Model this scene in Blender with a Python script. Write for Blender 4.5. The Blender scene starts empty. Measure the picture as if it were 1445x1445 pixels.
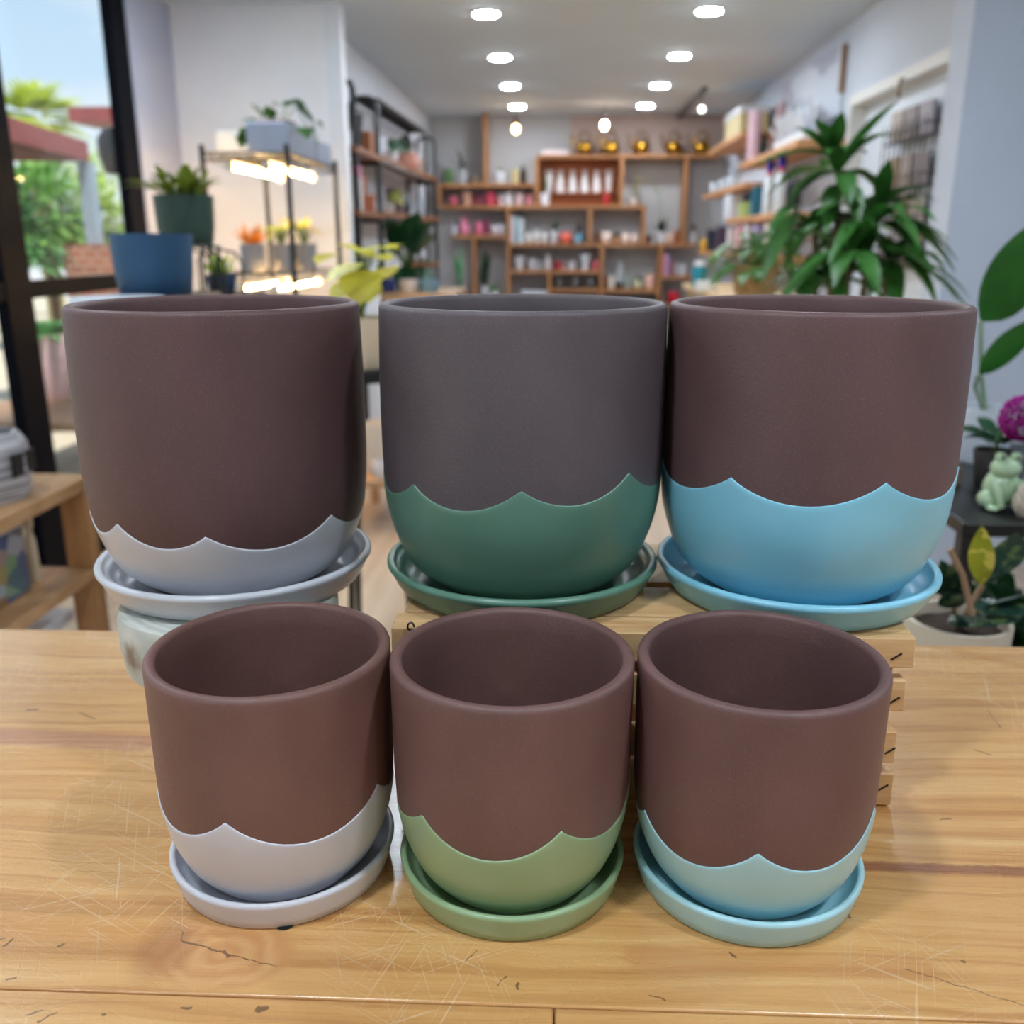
import bpy, bmesh, math, random
from mathutils import Vector, Matrix, noise as mnoise
R = math.radians
PI = math.pi
rnd = random.Random(7)
scn = bpy.context.scene
COL = scn.collection

# ------------------------------------------------------------------ camera
CAMZ = 1.295
FPX, PIT, YAW, HALF = 1318.6, R(16.2426), R(2.996), 722.5
cam_d = bpy.data.cameras.new('camera')
cam = bpy.data.objects.new('camera', cam_d)
COL.objects.link(cam)
cam.location = (0, 0, CAMZ)
cam.rotation_euler = (PI / 2 - PIT, 0, YAW)
cam_d.sensor_width = 36
cam_d.lens = FPX / 1445 * 36
cam_d.clip_start = 0.02
cam_d.clip_end = 200
cam_d.dof.use_dof = True
cam_d.dof.focus_distance = 0.545
cam_d.dof.aperture_fstop = 6.8
scn.camera = cam


def ray(px, py):
    xr, u = (px - HALF) / FPX, -(py - HALF) / FPX
    cp, sp = math.cos(PIT), math.sin(PIT)
    yr, z = cp + sp * u, -sp + cp * u
    c, s = math.cos(YAW), math.sin(YAW)
    return Vector((c * xr - s * yr, s * xr + c * yr, z))


def at(px, py, Y):                       # point seen at a pixel, at room depth Y
    r = ray(px, py)
    return r * (Y / r.y) + Vector((0, 0, CAMZ))


def atz(px, py, z):                      # point seen at a pixel, at height z
    r = ray(px, py)
    return r * ((z - CAMZ) / r.z) + Vector((0, 0, CAMZ))


def atx(px, py, x):
    r = ray(px, py)
    return r * (x / r.x) + Vector((0, 0, CAMZ))


# --------------------------------------------------------------- materials
def lin(c):
    def f(v):
        v /= 255.0
        return v / 12.92 if v <= 0.04045 else ((v + 0.055) / 1.055) ** 2.4
    return tuple(f(v) for v in c) + (1,)


class NT:
    def __init__(self, name):
        self.m = bpy.data.materials.new(name)
        self.m.use_nodes = True
        self.t = self.m.node_tree
        self.b = self.t.nodes['Principled BSDF']

    def node(self, ty, **kw):
        n = self.t.nodes.new(ty)
        for k, v in kw.items():
            setattr(n, k, v)
        return n

    def put(self, sock, v):
        if hasattr(v, 'is_output'):
            self.t.links.new(v, sock)
        else:
            sock.default_value = v

    def coord(self, kind='Object'):
        return self.node('ShaderNodeTexCoord').outputs[kind]

    def mapping(self, vec, scale=(1, 1, 1), loc=(0, 0, 0), rot=(0, 0, 0)):
        n = self.node('ShaderNodeMapping')
        self.put(n.inputs['Vector'], vec)
        n.inputs['Scale'].default_value = scale
        n.inputs['Location'].default_value = loc
        n.inputs['Rotation'].default_value = rot
        return n.outputs[0]

    def noise(self, vec, scale, detail=3, rough=.5, dist=0):
        n = self.node('ShaderNodeTexNoise')
        self.put(n.inputs['Vector'], vec)
        n.inputs['Scale'].default_value = scale
        n.inputs['Detail'].default_value = detail
        n.inputs['Roughness'].default_value = rough
        n.inputs['Distortion'].default_value = dist
        return n.outputs['Fac']

    def vor(self, vec, scale, out='Distance'):
        n = self.node('ShaderNodeTexVoronoi')
        self.put(n.inputs['Vector'], vec)
        n.inputs['Scale'].default_value = scale
        return n.outputs[out]

    def ramp(self, fac, stops):
        n = self.node('ShaderNodeValToRGB')
        self.put(n.inputs[0], fac)
        cr = n.color_ramp
        while len(cr.elements) > 1:
            cr.elements.remove(cr.elements[-1])
        cr.elements[0].position = stops[0][0]
        cr.elements[0].color = stops[0][1]
        for p, c in stops[1:]:
            e = cr.elements.new(p)
            e.color = c
        return n.outputs[0]

    def mix(self, fac, a, b, mode='MIX'):
        n = self.node('ShaderNodeMix', data_type='RGBA', blend_type=mode)
        self.put(n.inputs[0], fac)
        self.put(n.inputs[6], a)
        self.put(n.inputs[7], b)
        return n.outputs[2]

    def math(self, op, a, b=0.0, c=0.0, clamp=False):
        n = self.node('ShaderNodeMath', operation=op)
        n.use_clamp = clamp
        self.put(n.inputs[0], a)
        self.put(n.inputs[1], b)
        self.put(n.inputs[2], c)
        return n.outputs[0]

    def vmath(self, op, a, b=(0, 0, 0), out=0):
        n = self.node('ShaderNodeVectorMath', operation=op)
        self.put(n.inputs[0], a)
        if op == 'SCALE':
            self.put(n.inputs['Scale'], b)
        else:
            self.put(n.inputs[1], b)
        return n.outputs[out]

    def step(self, v, lo, hi):            # smooth 0..1
        n = self.node('ShaderNodeMapRange', interpolation_type='SMOOTHSTEP')
        self.put(n.inputs[0], v)
        n.inputs[1].default_value = lo
        n.inputs[2].default_value = hi
        n.inputs[3].default_value = 0
        n.inputs[4].default_value = 1
        return n.outputs[0]

    def bump(self, h, strength=.2, dist=.001):
        n = self.node('ShaderNodeBump')
        n.inputs['Strength'].default_value = strength
        n.inputs['Distance'].default_value = dist
        self.put(n.inputs['Height'], h)
        self.put(self.b.inputs['Normal'], n.outputs[0])

    def base(self, c):
        self.put(self.b.inputs['Base Color'], c)

    def setp(self, **kw):
        for k, v in kw.items():
            self.put(self.b.inputs[k.replace('_', ' ')], v)


_cache = {}


def paint(c, rough=.5, var=.08, metal=0, scale=12, coat=0, bump=0):
    """procedural plain surface: base colour with a faint mottling"""
    key = (tuple(c), rough, var, metal, scale, coat, bump)
    if key in _cache:
        return _cache[key]
    n = NT('surface')
    v = n.noise(n.coord(), scale, 4)
    l = lin(c)
    lo = tuple(x * (1 - var) for x in l[:3]) + (1,)
    hi = tuple(min(1, x * (1 + var)) for x in l[:3]) + (1,)
    n.base(n.ramp(v, [(.3, lo), (.7, hi)]))
    n.setp(Roughness=rough, Metallic=metal)
    if coat:
        n.setp(Coat_Weight=coat, Coat_Roughness=.1)
    if bump:
        n.bump(n.noise(n.coord(), scale * 8, 3), bump, .002)
    _cache[key] = n.m
    return n.m


def leafmat(c, rough=.45, trans=.25, stripe=None):
    key = ('leaf', tuple(c), rough, trans, stripe)
    if key in _cache:
        return _cache[key]
    n = NT('leaf')
    v = n.noise(n.coord(), 9, 3)
    l = lin(c)
    a = tuple(x * .65 for x in l[:3]) + (1,)
    b = tuple(min(1, x * 1.35) for x in l[:3]) + (1,)
    colr = n.ramp(v, [(.3, a), (.7, b)])
    if stripe:
        colr = n.mix(n.step(n.noise(n.coord(), 60, 2), .52, .6), colr, lin(stripe))
    n.base(colr)
    n.setp(Roughness=rough)
    if trans:
        tr = n.node('ShaderNodeBsdfTranslucent')
        n.put(tr.inputs[0], colr)
        mx = n.node('ShaderNodeMixShader')
        mx.inputs[0].default_value = trans
        n.t.links.new(n.b.outputs[0], mx.inputs[1])
        n.t.links.new(tr.outputs[0], mx.inputs[2])
        n.t.links.new(mx.outputs[0], n.t.nodes['Material Output'].inputs[0])
    _cache[key] = n.m
    return n.m


def wood(c1, c2, axis=0, rough=.45, scale=1.0):
    key = ('wood', tuple(c1), tuple(c2), axis, rough, scale)
    if key in _cache:
        return _cache[key]
    n = NT('wood')
    s = [14 * scale] * 3
    s[axis] = 1.2 * scale
    co = n.mapping(n.coord(), tuple(s))
    g = n.noise(co, 3, 5, .6, .4)
    fine = n.noise(n.mapping(n.coord(), tuple(v * 6 for v in s)), 3, 2)
    f = n.math('ADD', n.math('MULTIPLY', g, .75), n.math('MULTIPLY', fine, .25))
    n.base(n.ramp(f, [(.35, lin(c1)), (.65, lin(c2))]))
    n.setp(Roughness=rough)
    n.bump(fine, .15, .001)
    _cache[key] = n.m
    return n.m


def glow(c, strength):
    key = ('glow', tuple(c), strength)
    if key in _cache:
        return _cache[key]
    n = NT('light_emitter')
    n.base(lin(c))
    n.setp(Emission_Color=lin(c), Emission_Strength=strength)
    _cache[key] = n.m
    return n.m


# ------------------------------------------------------------ mesh builder
class MB:
    def __init__(self):
        self.v, self.f, self.mi = [], [], []
        self.cm = 0

    def add(self, vs, fs):
        o = len(self.v)
        self.v += [Vector(p) for p in vs]
        self.f += [tuple(i + o for i in f) for f in fs]
        self.mi += [self.cm] * len(fs)
        return self

    def box(self, c, s, rot=0, tilt=None):
        x, y, z = s[0] / 2, s[1] / 2, s[2] / 2
        vs = [Vector((a * x, b * y, d * z)) for d in (-1, 1) for b in (-1, 1) for a in (-1, 1)]
        M = Matrix.Rotation(rot, 3, 'Z')
        if tilt is not None:
            M = tilt @ M
        vs = [M @ p + Vector(c) for p in vs]
        return self.add(vs, [(0, 2, 3, 1), (4, 5, 7, 6), (0, 1, 5, 4), (2, 6, 7, 3), (0, 4, 6, 2), (1, 3, 7, 5)])

    def box2(self, a, b):
        a, b = Vector(a), Vector(b)
        return self.box((a + b) / 2, [abs(b[i] - a[i]) for i in range(3)])

    def lathe(self, prof, c=(0, 0, 0), seg=32, wob=None, sx=1, sy=1):
        c = Vector(c)
        vs, fs, rings = [], [], []
        for r, z in prof:
            if r < 1e-6:
                rings.append([len(vs)])
                vs.append(c + Vector((0, 0, z)))
            else:
                ring = []
                for k in range(seg):
                    a = 2 * PI * k / seg
                    q = r * (wob(a, z) if wob else 1)
                    ring.append(len(vs))
                    vs.append(c + Vector((q * math.cos(a) * sx, q * math.sin(a) * sy, z)))
                rings.append(ring)
        for p, q in zip(rings, rings[1:]):
            for k in range(seg):
                k2 = (k + 1) % seg
                if len(p) == 1 and len(q) == 1:
                    break
                if len(p) == 1:
                    fs.append((p[0], q[k2], q[k]))
                elif len(q) == 1:
                    fs.append((p[k], p[k2], q[0]))
                else:
                    fs.append((p[k], p[k2], q[k2], q[k]))
        return self.add(vs, fs)

    def ball(self, c, r, seg=16, n=9, s=(1, 1, 1)):
        prof = [(r * math.sin(PI * i / n) if 0 < i < n else 0, -r * math.cos(PI * i / n)) for i in range(n + 1)]
        c = Vector(c)
        o = len(self.v)
        self.lathe(prof, (0, 0, 0), seg)
        for i in range(o, len(self.v)):
            p = self.v[i]
            self.v[i] = Vector((p.x * s[0], p.y * s[1], p.z * s[2])) + c
        return self

    def tube(self, pts, r, seg=8, r2=None, cap=True):
        pts = [Vector(p) for p in pts]
        n = len(pts)
        vs, fs = [], []
        ref = None
        for i, p in enumerate(pts):
            d = (pts[min(i + 1, n - 1)] - pts[max(i - 1, 0)]).normalized()
            if ref is None:
                ref = d.cross(Vector((0, 0, 1)))
                if ref.length < .1:
                    ref = d.cross(Vector((1, 0, 0)))
            ref = (ref - d * ref.dot(d)).normalized()
            o = d.cross(ref)
            rr = r if r2 is None else r + (r2 - r) * i / (n - 1)
            for k in range(seg):
                a = 2 * PI * k / seg
                vs.append(p + (ref * math.cos(a) + o * math.sin(a)) * rr)
        for i in range(n - 1):
            for k in range(seg):
                k2 = (k + 1) % seg
                fs.append((i * seg + k, i * seg + k2, (i + 1) * seg + k2, (i + 1) * seg + k))
        if cap:
            fs.append(tuple(range(seg))[::-1])
            fs.append(tuple((n - 1) * seg + k for k in range(seg)))
        return self.add(vs, fs)

    def leaf(self, base, d, length, width, droop=.3, fold=.25, n=7, peak=.45, wave=0, side=None):
        base, d = Vector(base), Vector(d).normalized()
        up = Vector((0, 0, 1))
        if side is None:
            side = d.cross(up)
            if side.length < .05:
                side = Vector((1, 0, 0))
        side = Vector(side).normalized()
        vs, fs = [], []
        prev = None
        for i in range(n + 1):
            t = i / n
            p = base + d * length * t - up * droop * length * t * t
            tt = t ** (math.log(.5) / math.log(peak))
            w = width * .5 * max(math.sin(PI * tt), .04) ** .8
            nn = side.cross((d - up * 2 * droop * t).normalized())
            wv = wave * width * math.sin(t * 14)
            vs += [p - side * w + nn * (w * fold + wv), p, p + side * w + nn * (w * fold - wv)]
        for i in range(n):
            a = i * 3
            fs += [(a, a + 1, a + 4, a + 3), (a + 1, a + 2, a + 5, a + 4)]
        return self.add(vs, fs)

    def build(self, name, mats, parent=None, smooth=True, bevel=0, origin=None, subd=0, sharp=40):
        if not isinstance(mats, (list, tuple)):
            mats = [mats]
        if parent is not None:
            w = parent
            off = Vector((0, 0, 0))
            while w is not None:
                off += Vector(w.location)
                w = w.parent
        elif origin is not None:
            off = Vector(origin)
        else:
            lo = Vector([min(p[i] for p in self.v) for i in range(3)])
            hi = Vector([max(p[i] for p in self.v) for i in range(3)])
            off = Vector(((lo.x + hi.x) / 2, (lo.y + hi.y) / 2, lo.z))
        me = bpy.data.meshes.new(name)
        me.from_pydata([tuple(p - off) for p in self.v], [], self.f)
        for m in mats:
            me.materials.append(m)
        if len(mats) > 1:
            for p, i in zip(me.polygons, self.mi):
                p.material_index = i
        if smooth:
            for p in me.polygons:
                p.use_smooth = True
            me.set_sharp_from_angle(angle=R(sharp))
        me.update()
        o = bpy.data.objects.new(name, me)
        COL.objects.link(o)
        if parent is not None:
            o.parent = parent
        else:
            o.location = off
        if bevel:
            b = o.modifiers.new('bevel', 'BEVEL')
            b.width = bevel
            b.segments = 2
            b.limit_method = 'ANGLE'
        if subd:
            s = o.modifiers.new('subd', 'SUBSURF')
            s.levels = s.render_levels = subd
        return o


def tag(o, label, cat, group=None, kind=None):
    o['label'] = label
    o['category'] = cat
    if group:
        o['group'] = group
    if kind:
        o['kind'] = kind
    return o


def thing(name, label, cat, loc, group=None):
    o = bpy.data.objects.new(name, None)
    o.empty_display_size = .05
    COL.objects.link(o)
    o.location = loc
    return tag(o, label, cat, group)


def struct(o, label, cat):
    o['kind'] = 'structure'
    o['label'] = label
    o['category'] = cat
    return o


def copy_tree(o, loc, label, rotz=0):
    c = o.copy()
    COL.objects.link(c)
    c.location = loc
    c.rotation_euler = (0, 0, rotz)
    c['label'] = label

    def rec(a, b):
        for ch in a.children:
            d = ch.copy()
            COL.objects.link(d)
            d.parent = b
            rec(ch, d)
    rec(o, c)
    return c


#==BODY==
# ================================================================ foreground
TZ = 0.92                                   # table top height
TX0, TX1 = -1.05, 0.98


def table_material():
    n = NT('pine_tabletop')
    co = n.coord()
    x = n.mapping(co, (1, 1, 1))
    # knot in the front board bends and rings the grain
    k = atz(318, 1342, TZ) - Vector((0, .48, 0))
    rel = n.vmath('MULTIPLY', n.vmath('SUBTRACT', x, (k.x, k.y, k.z)), (1, 1.5, 0))
    dist = n.vmath('LENGTH', rel, out=1)
    warp = n.noise(x, 5, 3)
    grainco = n.mapping(n.vmath('ADD', x, n.vmath('SCALE', (0, .035, 0), n.math('SUBTRACT', warp, .5))), (.7, 34, 1))
    g1 = n.noise(grainco, 2.4, 6, .62, .3)
    fineco = n.mapping(x, (5, 240, 1))
    g2 = n.noise(fineco, 2, 3, .6)
    line = n.noise(n.mapping(n.vmath('ADD', x, n.vmath('SCALE', (0, .03, 0), warp)), (.7, 62, 1)), 2, 2, .5)
    colr = n.ramp(g1, [(.28, lin((190, 136, 78))), (.45, lin((212, 158, 96))), (.6, lin((222, 172, 110))), (.75, lin((232, 190, 132)))])
    colr = n.mix(n.math('MULTIPLY', n.step(line, .56, .67), .55), colr, lin((186, 126, 68)))
    colr = n.mix(n.math('MULTIPLY', n.step(g2, .55, .75), .18), colr, lin((186, 130, 74)))
    # knot
    ang = n.noise(n.mapping(x, (30, 30, 1)), 1, 2)
    rings = n.math('SINE', n.math('ADD', n.math('MULTIPLY', dist, 420), n.math('MULTIPLY', ang, 16)))
    kc = n.ramp(n.math('ADD', n.math('MULTIPLY', rings, .3), .5), [(.1, lin((198, 138, 82))), (.9, lin((220, 166, 110)))])
    inner = n.math('SUBTRACT', 1, n.step(n.math('ADD', dist, n.math('MULTIPLY', n.math('SUBTRACT', warp, .5), .02)), .030, .046))
    colr = n.mix(n.math('MULTIPLY', inner, .85), colr, kc)
    halo = n.math('SUBTRACT', 1, n.step(n.vmath('LENGTH', n.vmath('MULTIPLY', n.vmath('SUBTRACT', x, (k.x - .035, k.y + .004, k.z)), (1.6, 1, 0)), out=1), .012, .036))
    colr = n.mix(n.math('MULTIPLY', halo, .45), colr, lin((150, 86, 48)))
    # streaks, cracks and dents where the boards have them
    O = Vector((0, .48, 0))
    jn = n.node('ShaderNodeTexNoise')
    n.put(jn.inputs['Vector'], x)
    jn.inputs['Scale'].default_value = 160
    jn.inputs['Detail'].default_value = 2
    xj = n.vmath('ADD', x, n.vmath('SCALE', n.vmath('SUBTRACT', jn.outputs['Color'], (.5, .5, .5)), .0045))

    def seg(p0, p1, w, soft=2.2):
        a, b = atz(*p0, TZ) - O, atz(*p1, TZ) - O
        ab = b - a
        pa = n.vmath('SUBTRACT', xj, tuple(a))
        h = n.math('DIVIDE', n.vmath('DOT_PRODUCT', pa, tuple(ab), out=1), ab.length_squared, clamp=True)
        d = n.vmath('LENGTH', n.vmath('MULTIPLY', n.vmath('SUBTRACT', pa, n.vmath('SCALE', tuple(ab), h)), (1, 1, 0)), out=1)
        return n.math('SUBTRACT', 1, n.step(d, w, w * soft))
    for p0, p1, w, c, s in [
        ((-60, 1030), (204, 1047), .0075, (176, 112, 98), .5),
        ((1190, 1223), (1500, 1236), .0028, (142, 82, 58), .8),
        ((1290, 905), (1500, 955), .004, (196, 134, 70), .5),
        ((1260, 1010), (1500, 1035), .006, (222, 170, 110), .5),
        ((900, 1350), (1300, 1372), .005, (196, 132, 74), .5),
        ((0, 1300), (200, 1312), .006, (206, 140, 70), .4),
    ]:
        colr = n.mix(n.math('MULTIPLY', seg(p0, p1, w), s), colr, lin(c))
    dark = None
    for p0, p1, w in [((257, 1311), (258, 1324), .0006), ((258, 1324), (318, 1342), .0007), ((318, 1342), (390, 1361), .0005),
                      ((316, 1339), (324, 1345), .0013), ((84, 1331), (91, 1328), .0014), ((9, 1330), (18, 1321), .0009),
                      ((0, 1322), (10, 1319), .0007), ((10, 1378), (24, 1374), .0008), ((362, 1422), (374, 1420), .0022),
                      ((257, 1418), (266, 1418), .0012), ((146, 1427), (149, 1427), .0012), ((1188, 1290), (1203, 1282), .0009),
                      ((1196, 1286), (1200, 1297), .0008), ((40, 1426), (60, 1419), .0006), ((55, 1436), (80, 1424), .0006),
                      ((1030, 1345), (1036, 1352), .0007), ((1358, 1360), (1362, 1362), .001), ((915, 1405), (935, 1412), .0006),
                      ((1275, 1370), (1445, 1424), .0004), ((45, 999), (60, 998), .0014), ((118, 1003), (140, 1011), .0007),
                      ((728, 1396), (730, 1386), .0009), ((1400, 1005), (1418, 1030), .0004), ((1395, 960), (1412, 962), .0005),
                      ((1238, 925), (1246, 931), .0005), ((1380, 1060), (1402, 1068), .0009), ((1330, 1160), (1345, 1158), .0006),
                      ((1060, 1338), (1080, 1332), .0006), ((700, 1390), (712, 1376), .0005), ((655, 1355), (672, 1340), .0005)]:
        s = seg(p0, p1, w * .5)
        dark = s if dark is None else n.math('MAXIMUM', dark, s)
    colr = n.mix(n.math('MULTIPLY', dark, .72), colr, lin((62, 38, 22)))
    # pale worn scratches in crossing directions
    sc = None
    for rot, sx, sy, lo in ((.5, 9, 420, .67), (1.9, 10, 520, .675), (2.7, 9, 560, .68), (1.2, 12, 600, .68)):
        s = n.step(n.noise(n.mapping(n.mapping(x, rot=(0, 0, rot)), (sx, sy, 1)), 1.4, 1, .4), lo, lo + .02)
        sc = s if sc is None else n.math('MAXIMUM', sc, s)
    worn = n.step(n.noise(n.mapping(x, (3, 3, 1), (3.1, .2, 0)), 2, 2), .45, .62)
    colr = n.mix(n.math('MULTIPLY', n.math('MULTIPLY', sc, worn), .34), colr, lin((248, 226, 190)))
    n.base(colr)
    rough = n.math('ADD', .2, n.math('MULTIPLY', g2, .18))
    n.setp(Roughness=rough, Specular_IOR_Level=.6, Coat_Weight=.6, Coat_Roughness=.2, Coat_IOR=1.6)
    h = n.math('ADD', n.math('MULTIPLY', g1, .7), n.math('ADD', n.math('MULTIPLY', n.noise(n.mapping(x, (40, 90, 1)), 2, 4), .5), n.math('MULTIPLY', sc, -.25)))
    n.bump(h, .45, .0012)
    return n.m


tm = table_material()
tw = wood((168, 118, 66), (206, 160, 100), 2, .5)
table = thing('counter_table', 'scratched varnished pine counter table carrying the six brown pots', 'table', (0, .48, 0))
table.rotation_euler = (0, 0, .0096)
MB().box2((TX0, .3875, TZ - .04), (TX1, .8453, TZ)).build('board', tm, table, bevel=.0012)
b = MB().box2((TX0, .13, TZ - .04), (.0, .3865, TZ)).build('board', tm, table, bevel=.0012)
b = MB().box2((.0006, .13, TZ - .04), (TX1, .3865, TZ)).build('board', tm, table, bevel=.0012)
for sx in (TX0 + .06, TX1 - .06):
    for sy in (.2, .78):
        MB().box2((sx - .035, sy - .035, 0), (sx + .035, sy + .035, TZ - .04)).build('leg', tw, table, bevel=.003)
MB().box2((TX0 + .095, .77, TZ - .13), (TX1 - .095, .79, TZ - .04)).build('apron', tw, table)
MB().box2((TX0 + .095, .19, TZ - .13), (TX1 - .095, .21, TZ - .04)).build('apron', tw, table)


# ---------------------------------------------------------------- the pots
def clay(c):
    n = NT('unglazed_clay')
    co = n.coord()
    sp = n.noise(co, 1300, 2, .7)
    big = n.noise(n.mapping(co, (1, 1, .6)), 14, 4)
    l = lin(c)
    a = tuple(v * .82 for v in l[:3]) + (1,)
    b2 = tuple(v * 1.16 for v in l[:3]) + (1,)
    colr = n.ramp(big, [(.3, a), (.7, b2)])
    colr = n.mix(n.math('MULTIPLY', n.step(sp, .58, .72), .22), colr, lin((170, 146, 136)))
    n.base(colr)
    n.setp(Roughness=.5, Specular_IOR_Level=.45)
    n.bump(n.noise(co, 420, 2, .6), .35, .0006)
    return n.m


def glaze(c, rough=.33):
    n = NT('satin_glaze')
    co = n.coord()
    v = n.noise(co, 20, 4)
    l = lin(c)
    n.base(n.ramp(v, [(.25, tuple(x * .93 for x in l[:3]) + (1,)), (.75, tuple(min(1, x * 1.05) for x in l[:3]) + (1,))]))
    n.setp(Roughness=rough, Specular_IOR_Level=.55)
    n.bump(n.noise(co, 220, 2), .06, .0005)
    return n.m


LP = [(0, .050), (.006, .060), (.01, .0685), (.015, .0757), (.02, .0812), (.025, .085), (.03, .0876), (.035, .0896), (.04, .0916),
      (.05, .0951), (.06, .0977), (.07, .0993), (.08, .1002), (.1, .1011), (.13, .1014), (.16, .1012), (.2073, .1)]
SS = .838
SP = [(0, .048), (.006, .0545), (.01, .0586), (.015, .0628), (.02, .0669), (.025, .0698), (.03, .0721), (.04, .076), (.05, .0788),
      (.06, .0808), (.07, .0823), (.08, .083), (.1, .0834), (.14, .0837), (.1755, .084)]
SP = [(a * SS, b_ * SS) for a, b_ in SP]


def prof_r(P, z):
    if z <= P[0][0]:
        return P[0][1]
    for (a, ra), (b2, rb) in zip(P, P[1:]):
        if z <= b2:
            t = (z - a) / (b2 - a)
            return ra + (rb - ra) * t
    return P[-1][1]


def smooth_prof(P, n):
    H = P[-1][0]
    zs = [H * (i / n) for i in range(n + 1)]
    dz = H / n * 1.2
    return [(z, (prof_r(P, max(z - dz, 0)) + 2 * prof_r(P, z) + prof_r(P, min(z + dz, H))) / 4) for z in zs]


def make_pot(P, loc, cm, gm, knots, label, group):
    """knots: (angle in degrees, height) of alternating valley / peak points of the scalloped glaze edge, going round"""
    H = P[-1][0]
    floor = .0073
    lift = .0055
    PS = [(z, r) for z, r in smooth_prof(P, 60) if z >= floor]
    root_z = loc[2]
    c = Vector((loc[0], loc[1], root_z))
    wall = .0078 * (1 if H > .18 else .9)
    prof = [(0, floor - .0015)] + [(PS[0][1] - .006, floor - .0015), (PS[0][1] - .002, floor)]
    prof += [(r, z) for z, r in PS[:-3]]
    # rounded lip
    rt = PS[-1][1]
    rc = rt - wall / 2
    for i in range(9):
        a = PI * i / 8
        prof.append((rc + wall / 2 * math.cos(a), H - wall * .45 + wall * .45 * math.sin(a)))
    for z, r in reversed(PS):
        if z < H - .01 and z > .018:
            prof.append((r - wall - .001, z))
    zi = .018
    prof += [(prof_r(P, zi) - wall - .012, zi - .003), (0, zi - .003)]
    body = MB().lathe(prof, c, 96).build('plant_pot', cm, None, origin=c, sharp=60)
    tag(body, label, 'plant pot', group)
    # glaze: thin shell over the lower part with a scalloped upper edge
    N = 288
    ks = sorted(((a % 360), z, t) for a, z, t in knots)

    def edge(adeg):
        adeg %= 360
        cu = [q for q in ks if q[2] == 'c']
        for i in range(len(cu)):
            a0, z0, _ = cu[i]
            a1, z1, _ = cu[(i + 1) % len(cu)]
            if a1 <= a0:
                a1 += 360
            x = adeg if adeg >= a0 else adeg + 360
            if a0 <= x <= a1:
                t = (x - a0) / (a1 - a0)
                dip = .0147 * min(1.0, (a1 - a0) / 46) * (1.12 if (a1 - a0) > 60 else 1)
                return z0 + (z1 - z0) * t - dip * (4 * t * (1 - t)) ** .9
        return .07
    vs, fs = [], []
    M = 26
    up = PS
    for k in range(N):
        ad = 360 * k / N
        ze = edge(ad)
        ca, sa = math.cos(R(ad)), math.sin(R(ad))

        def rr(z):
            a = int(z / H * 60)
            z0 = H * a / 60
            t = (z - z0) / (H / 60)
            f = smooth_P
            return f[a][1] * (1 - t) + f[min(a + 1, 60)][1] * t
        smooth_P = smooth_prof(P, 60) if k == 0 else smooth_P
        for j in range(M + 1):
            z = (floor - .0004) + (ze - floor) * j / M
            q = rr(max(z, floor)) + .0007
            vs.append(c + Vector((q * ca, q * sa, z)))
        q = rr(ze) + .0005
        vs.append(c + Vector((q * ca, q * sa, ze + .0003)))
        q = rr(ze) - .0006
        vs.append(c + Vector((q * ca, q * sa, ze + .0006)))
    L = M + 3
    for k in range(N):
        k2 = (k + 1) % N
        for j in range(L - 1):
            fs.append((k * L + j, k2 * L + j, k2 * L + j + 1, k * L + j + 1))
    g = MB().add(vs, fs).build('glaze_coat', gm, body, sharp=75)
    g['label'] = 'smooth glazed base with scalloped upper edge'
    return body


def make_saucer(r, h, loc, gm, label, group, step=True, foot=.885):
    c = Vector(loc)
    k = r / .1016
    q = r * foot
    prof = [(0, .002 * k), (q - .010 * k, .002 * k), (q - .008 * k, 0), (q - .002 * k, 0), (q + .0015 * k, .0018 * k), (q + (r - q) * .5, h * .36), (q + (r - q) * .83, h * .72)]
    for i in range(7):
        a = -.35 + (PI + .35) * i / 6
        prof.append((r - .0031 * k + .0031 * k * math.cos(a), h - .003 * k + .003 * k * math.sin(a)))
    if step:
        prof += [(.0935 * k, h * .80), (.0915 * k, h * .76), (.0905 * k, h * .62), (.0865 * k, h * .42), (.080 * k, .0062), (.074 * k, .0055), (0, .0055)]
    else:
        prof += [(.0925 * k, h * .70), (.088 * k, h * .46), (.081 * k, .0066), (.074 * k, .0055), (0, .0055)]
    o = MB().lathe(prof, c, 96).build('saucer', gm, None, origin=c, sharp=50)
    return tag(o, label, 'saucer', group)


HT = TZ
ZL, ZC = TZ + .1253, TZ + .1262
gw, gg, gb = glaze((196, 198, 205)), glaze((94, 134, 115)), glaze((136, 202, 224))
gsw, gsg, gsb = glaze((205, 206, 214)), glaze((150, 178, 136)), glaze((170, 215, 224))


def fill(cusps, step):
    """the measured front peaks plus regular ones round the back"""
    cu = [(a, z, 'c') for a, z in cusps]
    a0, a1 = cusps[-1][0], cusps[0][0] + 360
    n = max(1, round((a1 - a0) / step))
    zm = sum(z for _, z in cusps) / len(cusps)
    for i in range(1, n):
        cu.append((a0 + (a1 - a0) * i / n, zm, 'c'))
    return cu


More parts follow.
